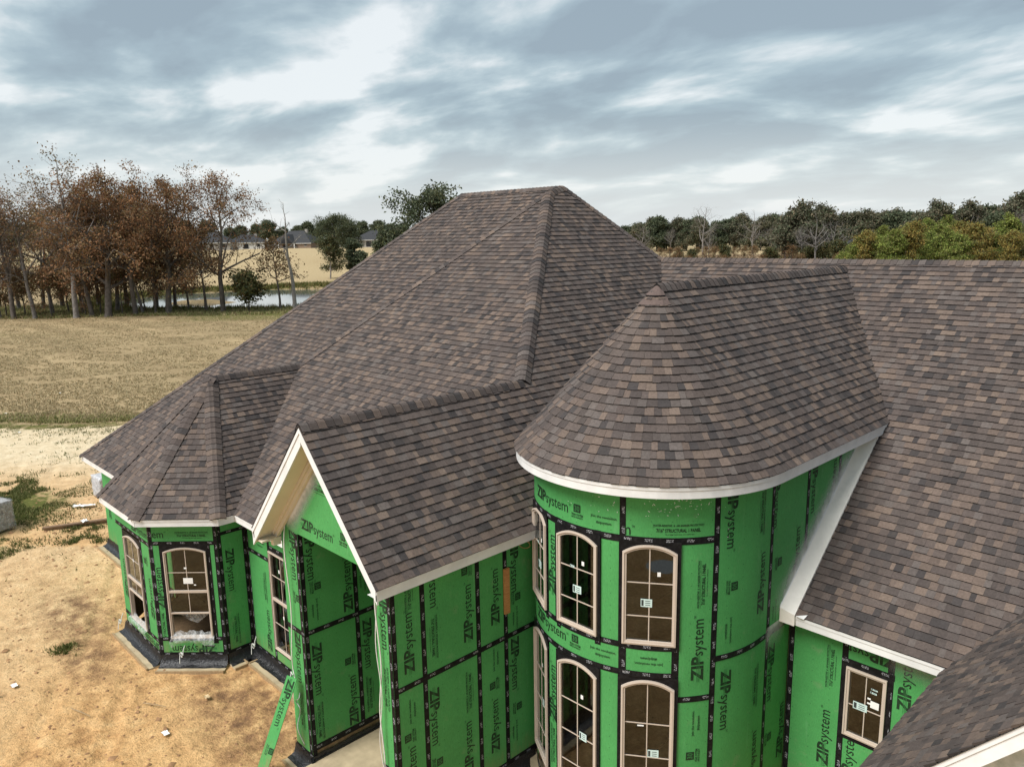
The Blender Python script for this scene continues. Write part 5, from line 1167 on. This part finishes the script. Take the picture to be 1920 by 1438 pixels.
def leaf_mesh(name, tips, per, size, rad, cols, seed, keep=1.0, flat=.75):
    rg_ = np.random.default_rng(seed); T = np.array([tuple(t[0]) for t in tips]); T = T[rg_.random(len(T)) < keep]
    if len(T) == 0: T = np.array([(0, 0, 1.)])
    tone = rg_.uniform(.72, 1.3, len(T)); tint = rg_.integers(0, len(cols), len(T))
    I = np.repeat(np.arange(len(T)), per); n = len(I)
    C = T[I] + rg_.normal(0, 1, (n, 3)) * np.array([rad, rad, rad * flat])
    u = rg_.normal(0, 1, (n, 3)); u /= np.linalg.norm(u, axis=1, keepdims=True); v = np.cross(u, rg_.normal(0, 1, (n, 3))); v /= np.linalg.norm(v, axis=1, keepdims=True)
    s = size * rg_.uniform(.55, 1.3, (n, 1))
    V = np.stack([C - u * s, C + v * s * .55, C + u * s, C - v * s * .55], 1).reshape(-1, 3).astype(np.float32); F = np.arange(4 * n, dtype=np.int32).reshape(-1, 4)
    cc = np.array(cols)[np.where(rg_.random(n) < .75, tint[I], rg_.integers(0, len(cols), n))] * (tone[I] * rg_.uniform(.8, 1.2, n))[:, None]
    me_ = bpy.data.meshes.new(name); me_.vertices.add(len(V)); me_.vertices.foreach_set('co', V.ravel()); me_.loops.add(F.size); me_.loops.foreach_set('vertex_index', F.ravel()); me_.polygons.add(n)
    me_.polygons.foreach_set('loop_start', np.arange(0, F.size, 4, dtype=np.int32)); me_.polygons.foreach_set('loop_total', np.full(n, 4, dtype=np.int32)); me_.materials.append(LEAF); me_.update(calc_edges=True)
    a = me_.color_attributes.new('Col', 'FLOAT_COLOR', 'CORNER'); c4 = np.repeat(np.concatenate([cc, np.ones((n, 1))], 1).astype(np.float32), 4, axis=0); a.data.foreach_set('color', c4.ravel()); return me_
BROWN = [(.235, .120, .060), (.185, .098, .052), (.27, .145, .070), (.17, .115, .062), (.21, .145, .07)]
BROWN2 = [(.22, .125, .068), (.25, .14, .07), (.19, .15, .07), (.23, .16, .08)]
OLIVE = [(.075, .078, .028), (.10, .095, .035), (.12, .085, .035), (.06, .062, .022)]
DKGREEN = [(.080, .100, .056), (.10, .118, .066), (.068, .085, .05), (.118, .122, .07)]
DKBROWN = [(.125, .118, .078), (.15, .135, .09), (.11, .108, .070), (.165, .135, .085)]
LIME = [(.165, .215, .045), (.21, .25, .055), (.13, .17, .04), (.20, .20, .055), (.155, .15, .055)]
RUST = [(0.238, 0.168, 0.049), (0.280, 0.210, 0.056), (0.196, 0.140, 0.042)]
KIND = {}
def kind(key, H, tr, fork, spread, lv, bark, per, size, rad, cols, keep=1.0, nvar=2, nb=(6, 9), wig=.12, lean=0, flat=.75, droop=0):
    KIND[key] = []
    for v in range(nvar):
        rg2 = random.Random(hash((key, v)) % 9999 if False else sum(map(ord, key)) * 31 + v * 7); s_, t_ = grow(rg2, H, tr, fork, spread, lv, lean, nb, droop, wig)
        KIND[key].append((branch_mesh('trunk', s_, BARKS[bark]), leaf_mesh('crown', t_, per, size, rad, cols, 100 + v + len(key), keep, flat) if per else None))
kind('oak', 19, .42, .28, 7.2, 3, 'bark', 10, .15, .46, BROWN, .56, 3, (11, 14), .18)
kind('oakfull', 18.5, .48, .20, 8.0, 3, 'bark', 17, .16, .54, BROWN, .68, 2, (12, 15), .17)
kind('oaksparse', 20, .36, .30, 6.5, 3, 'grey', 4, .15, .42, BROWN2, .36, 3, (11, 14), .19)
kind('oakolive', 15, .30, .16, 5.4, 3, 'bark', 9, .19, .5, OLIVE2 + BROWN2[:1], .65, 2, (8, 10), .15)
kind('bare', 17, .34, .25, 6.8, 3, 'grey', 0, 0, 0, None, 0, 3, (9, 12), .18)
kind('dead', 14.5, .30, .45, 3.0, 2, 'pale', 0, 0, 0, None, 0, 1, (5, 6), .2)
kind('sapling', 9, .17, .25, 2.8, 3, 'bark', 4, .15, .35, BROWN2, .5, 2, (7, 9), .18)
kind('understory', 8, .13, .10, 3.4, 3, 'bark', 6, .15, .42, BROWN + OLIVE2[:1], .6, 3, (9, 12), .2)
kind('liveoak', 16, .45, .22, 6.8, 3, 'dark', 13, .26, .6, DKGREEN + OLIVE[:1], .72, 2, (10, 12), .14)
kind('roundgreen', 9, .2, .18, 3.4, 3, 'grey', 8, .2, .45, OLIVE + DKGREEN[:2], .9, 2, (8, 10), .14)
kind('lime', 11, .2, .10, 3.3, 3, 'grey', 13, .22, .45, LIME, .95, 3, (9, 12), .12)
kind('rust', 10, .2, .12, 3.0, 3, 'grey', 9, .20, .45, LIME[3:] + RUST, .9, 2, (9, 11), .13)
kind('backoak', 18, .4, .18, 7.6, 3, 'dark', 16, .50, 1.0, DKBROWN + DKGREEN[:2], .95, 3, (10, 13), .14)
kind('backgreen', 16, .4, .15, 6.4, 3, 'dark', 14, .55, 1.0, DKGREEN, .95, 2, (10, 12), .14)
kind('bush', 3.4, .09, .05, 2.0, 2, 'dark', 14, .16, .34, OLIVE + DKGREEN[:1], .95, 2, (10, 13), .2)
kind('cedar', 7.5, .2, .05, 2.3, 2, 'dark', 26, .22, .34, DKGREEN, 1.0, 1, (16, 18), .1, 0, .5)
vcount = {}
def tree(key, rt_, fw_, s=1.0, label='', group=None, name='oak_tree', cat='tree', sz=None, rot=None, sink=0.0):
    v = vcount.get(key, 0); vcount[key] = v + 1; tm, cm = KIND[key][v % len(KIND[key])]
    x, y = RF(rt_, fw_); z = float(ground_h(np.array([rt_]), np.array([fw_]))[0]) - sink
    o = empty(name, (x, y, z), label, cat, group); o.scale = (s, s, sz or s); o.rotation_euler = (0, 0, rot if rot is not None else rng.uniform(0, 6.28))
    t = bpy.data.objects.new('trunk', tm); COL.objects.link(t); t.parent = o
    if cm: c = bpy.data.objects.new('crown', cm); COL.objects.link(c); c.parent = o
    return o
def PX(px, fw_): return (px - 960) / 1420 * fw_
# grove on the left, front row
row = [('bare', -8, 103, 1.05, 'pale bare tree leaning at the far outer end of the grove'), ('oaksparse', 22, 105, .92, 'thin half bare oak next to the outermost bare tree of the grove'), ('oak', 48, 104, .90, 'slender oak with rusty brown top, third trunk in from the grove end'), ('oaksparse', 87, 104, .88, 'slim oak with few leaves between two rusty oaks'), ('oaksparse', 163, 103.5, 1.14, 'tallest oak of the grove with a pale, nearly leafless top'), ('oak', 192, 105, .86, 'thin trunked rusty oak close beside the tallest oak'), ('oakfull', 222, 104, 1.08, 'massive oak with a very thick trunk and full rusty crown'), ('oak', 272, 106, .92, 'mid sized rusty oak with a pale trunk foot'), ('sapling', 309, 107, 1.1, 'thin leaning young tree between two rusty oaks'), ('oakfull', 333, 107, 1.0, 'broad oak with the fullest red brown crown reaching low branches out'), ('sapling', 402, 110, 1.35, 'slim dark tree standing just before the pond edge'), ('oak', 433, 108, 1.02, 'tall open oak with forked upper limbs at the pond end of the grove')]
for k, px, fw_, s, lb in row: tree(k, PX(px, fw_), fw_, s * .90, lb, 'trees of the brown grove')
for i, (k, px, fw_, s) in enumerate((('oak', -60, 112, .95), ('oakolive', 105, 118, 1.0), ('oak', 140, 122, .95), ('oakolive', 205, 120, 1.0), ('oak', 258, 123, .98), ('bare', 60, 119, 1.0), ('oakolive', 25, 124, 1.0), ('bare', 120, 110, .95), ('oaksparse', 240, 113, 1.0), ('oakolive', 175, 110, .72), ('oak', 345, 118, .8), ('bare', -20, 116, 1.1), ('oakfull', 310, 116, .95), ('oak', 180, 116, .9), ('sapling', 370, 112, 1.1), ('bare', 285, 108, .7))):
    tree(k, PX(px, fw_), fw_, s * .90, 'oak of the second line, partly hidden behind the front trunks of the grove', 'second line of the grove')
for i, (px, fw_, s) in enumerate(((35, 108, .8), (70, 110, .75), (118, 106, .7), (150, 112, .85), (208, 109, .8), (248, 107, .7), (290, 112, .85), (12, 106, .7), (180, 107, .6))):
    tree('understory', PX(px, fw_), fw_, s, 'low spreading russet sapling growing under the tall oaks of the grove', 'saplings under the grove', 'oak_sapling')
tree('sapling', PX(538, 112), 112, 1.05, 'small brown leaved tree on the pond bank next to the dead snag', name='young_oak_tree', rot=1.0)
tree('dead', PX(565, 112), 112, 1.02, 'tall dead leafless snag with bare forked top by the pond', name='dead_tree', rot=.6)
tree('bush', PX(480, 108), 108, 1.35, 'rounded green bush on the near pond bank', name='bush', cat='bush')
tree('roundgreen', PX(633, 186), 186, .95, 'small round tree on a thin trunk alone on the far pond bank', name='small_tree', sink=.3)
tree('cedar', PX(683, 190), 190, 1.1, 'dark ragged cedar growing close behind the roof hip', name='cedar_tree')
tree('liveoak', PX(640, 235), 235, .78, 'leafy green tree beyond the tan field, next to the far houses', name='green_tree'); tree('liveoak', PX(668, 245), 245, .72, 'second leafy green tree merging with its neighbour beyond the tan field', name='green_tree')
tree('liveoak', PX(815, 150), 150, 1.10, 'big dark live oak rising behind the main roof hip', name='live_oak_tree', sink=.3)
tree('backgreen', PX(738, 230), 230, .62, 'low dark green tree next to the big live oak', name='green_tree')
# far treelines
GL = {'backoak': 'dark brown green oak in the wood beyond the wing roof', 'backgreen': 'dark evergreen in the wood beyond the wing roof', 'bare': 'grey leafless tree in the wood beyond the wing roof', 'lime': 'bright yellow green tree in front of the dark wood', 'rust': 'yellowing rust tinged tree in front of the dark wood'}
def many(key, lst, name, grp, lab=None):
    for px, fw_, s in lst: tree(key, PX(px, fw_), fw_, s, lab or GL[key], grp, name)
many('backoak', [(1490, 250, 0.85), (1525, 262, 0.81), (1575, 258, 0.76), (1610, 270, 0.70), (1740, 268, 0.85), (1715, 250, 0.72), (1790, 262, 0.83), (1870, 255, 0.94), (1900, 262, 0.90), (1950, 250, 0.90), (1460, 270, 0.68), (1655, 290, 0.81), (1990, 255, 0.90)], 'oak_tree', 'oaks of the right hand wood')
many('backgreen', [(1660, 265, 0.81), (1690, 285, 0.85), (1830, 275, 0.92), (1770, 285, 0.90), (1845, 250, 0.77), (1630, 300, 0.85), (1550, 300, 0.81), (1920, 285, 0.90), (1880, 235, 0.63)], 'evergreen_tree', 'evergreens of the right hand wood')
many('bare', [(1515, 225, .85), (1545, 230, .72), (1490, 235, .66), (1800, 225, .78), (1915, 220, .95), (1895, 230, .85), (1790, 240, .8), (1310, 330, 1.18), (1250, 330, .7), (1320, 300, .62), (1200, 330, .75), (1430, 300, .7), (1400, 330, 1.05), (1460, 255, .6)], 'bare_tree', 'bare trees beyond the wing roof')
many('lime', [(1583, 158, 0.64), (1660, 150, 0.79), (1632, 156, 0.74), (1745, 152, 0.77), (1718, 158, 0.75), (1772, 146, 0.74), (1738, 190, 0.99), (1710, 195, 0.99), (1845, 158, 0.74), (1862, 205, 1.03), (1635, 215, 0.87), (1565, 163, 0.57), (1690, 180, 0.85)], 'lime_green_tree', 'yellow green trees behind the wing')
many('rust', [(1690, 152, 1.0), (1800, 152, .95), (1815, 158, .9), (1605, 156, .85), (1780, 170, 1.0), (1870, 150, .8)], 'rust_tinged_tree', 'yellowing trees behind the wing')
many('backgreen', [(1172 + 18 * i, 420 + 30 * ((i * 7) % 3), .74 + .08 * ((i * 5) % 4)) for i in range(19)], 'evergreen_tree', 'far treeline over the wing roof', 'dark evergreen of the far low treeline')
many('backoak', [(1192 + 37 * i, 400 + 22 * ((i * 5) % 3), .66 + .07 * ((i * 3) % 4)) for i in range(8)], 'oak_tree', 'far oaks over the wing roof', 'brownish oak of the far low treeline')
many('backgreen', [(455 + 24 * i, 470 + 35 * ((i * 7) % 3), .58 + .07 * ((i * 5) % 4)) for i in range(14)] + [(-20 + 40 * i, 420, .75) for i in range(12)], 'evergreen_tree', 'far treeline behind the houses', 'dark evergreen behind the far houses')
many('understory', [(1215 + 17 * i, 205 + 28 * ((i * 7) % 4), .42 + .07 * ((i * 5) % 4)) for i in range(21)], 'russet_shrub', 'russet brush behind the wing roof', 'low russet shrub in the rough field behind the wing roof')
many('bush', [(1560, 215, 1.6), (1535, 225, 1.5), (1590, 220, 1.6), (1435, 235, 1.2), (1350, 260, 1.3), (1290, 250, 1.1), (1265, 245, 1.0), (1900, 200, 1.7), (1930, 190, 1.6), (1500, 230, 1.3)], 'bush', 'bushes behind the wing roof', 'low dark bush at the foot of the far wood')

# ------------------------------------------------------------------ far houses
FWALL = simple('far_white_wall', (.62, .61, .58), .8, .1); FROOF = simple('far_slate_roof', (.040, .041, .044), .85, .2); FDARK = simple('far_dark_opening', (.02, .02, .022), .4, .1); FGREY = simple('far_grey_wall', (.30, .28, .25), .8, .1); FBRICK = simple('far_brick_wall', (.22, .16, .12), .85, .15)
def far_house(px, fw_, wd, dp, hw_, hr, rot, label, wallm, gable=False, z=None):
    rt_ = PX(px, fw_); x, y = RF(rt_, fw_); z = float(ground_h(np.array([rt_]), np.array([fw_]))[0]) if z is None else z
    o = empty('distant_house', (x, y, z), label, 'house'); T = Matrix.Translation((x, y, z)) @ Matrix.Rotation(YAW + rot, 4, 'Z')
    def mk(name, mb, mat, parent): return mesh_obj(name, [tuple(T @ Vector(v)) for v in mb.v], mb.f, mat, parent)
    a, b = wd / 2, dp / 2
    wl = mk('wall', MB().box(-a, a, -b, b, -1, hw_), wallm, o)
    rl = max(.5, a - b); e_ = .5
    rf = mk('roof', MB().add([(-a - e_, -b - e_, hw_), (a + e_, -b - e_, hw_), (a + e_, b + e_, hw_), (-a - e_, b + e_, hw_), (-rl, 0, hw_ + hr), (rl, 0, hw_ + hr)], [(0, 1, 5, 4), (1, 2, 5), (2, 3, 4, 5), (3, 0, 4), (3, 2, 1, 0)]), FROOF, o)
    mk('fascia_board', MB().box(-a - e_, a + e_, -b - e_ - .05, -b - e_ + .05, hw_ - .2, hw_ - .005), FWALL, rf)
    if gable:
        gx_ = -a * .1; gw = wd * .2
        mk('gable', MB().prism([(gx_ - gw, -b - 1.5, hw_), (gx_ + gw, -b - 1.5, hw_), (gx_, -b - 1.5, hw_ + hr * .72)], (0, b + 1, 0)), FROOF, rf); mk('gable_vent', MB().prism([(gx_ - gw * .8, -b - 1.55, hw_ - .1), (gx_ + gw * .8, -b - 1.55, hw_ - .1), (gx_, -b - 1.55, hw_ + hr * .5)], (0, .04, 0)), FDARK, rf)
        mk('porch_post', MB().box(gx_ - gw, gx_ - gw + .3, -b - 1.5, -b - 1.2, -1, hw_), FWALL, o); mk('porch_post', MB().box(gx_ + gw - .3, gx_ + gw, -b - 1.5, -b - 1.2, -1, hw_), FWALL, o)
    k = max(3, int(wd / 4))
    for i in range(k):
        cx_ = -a + (i + .5) * wd / k; big = i % 3 == 1
        wn_ = mk('window', MB().box(cx_ - (1.0 if big else .55), cx_ + (1.0 if big else .55), -b - .05, -b + .02, .15 if big else .9, hw_ - .55), FDARK, o)
        mk('window_sill', MB().box(cx_ - (1.1 if big else .65), cx_ + (1.1 if big else .65), -b - .1, -b - .052, .02 if big else .78, .13 if big else .88), FWALL, wn_)
    mk('chimney', MB().box(a * .35, a * .35 + 1.1, .4, 1.5, hw_ + hr * .5, hw_ + hr * 1.12), FGREY, rf)
far_house(488, 330, 15, 10, 2.7, 3.2, .15, 'white far house with big dark windows and slate roof behind the dead snag and grove', FWALL)
far_house(578, 335, 19, 13, 2.0, 5.2, -.25, 'large low far house with a dark steep hip roof and front gable', FBRICK, True)
far_house(648, 345, 11, 10, 2.5, 3.8, .2, 'small white far house with dark pyramid roof beside the leafy green trees', FWALL)
far_house(420, 310, 18, 12, 2.8, 4.0, .1, 'grey far house half hidden behind the brown grove', FGREY)
far_house(722, 330, 18, 12, 3.0, 3.8, -.1, 'far grey roofed house just above the main roof hip', FGREY)
far_house(1600, 222, 9, 7, 3.2, 3.0, .3, 'white cottage with grey roof among the dark oaks', FWALL, z=2.2)
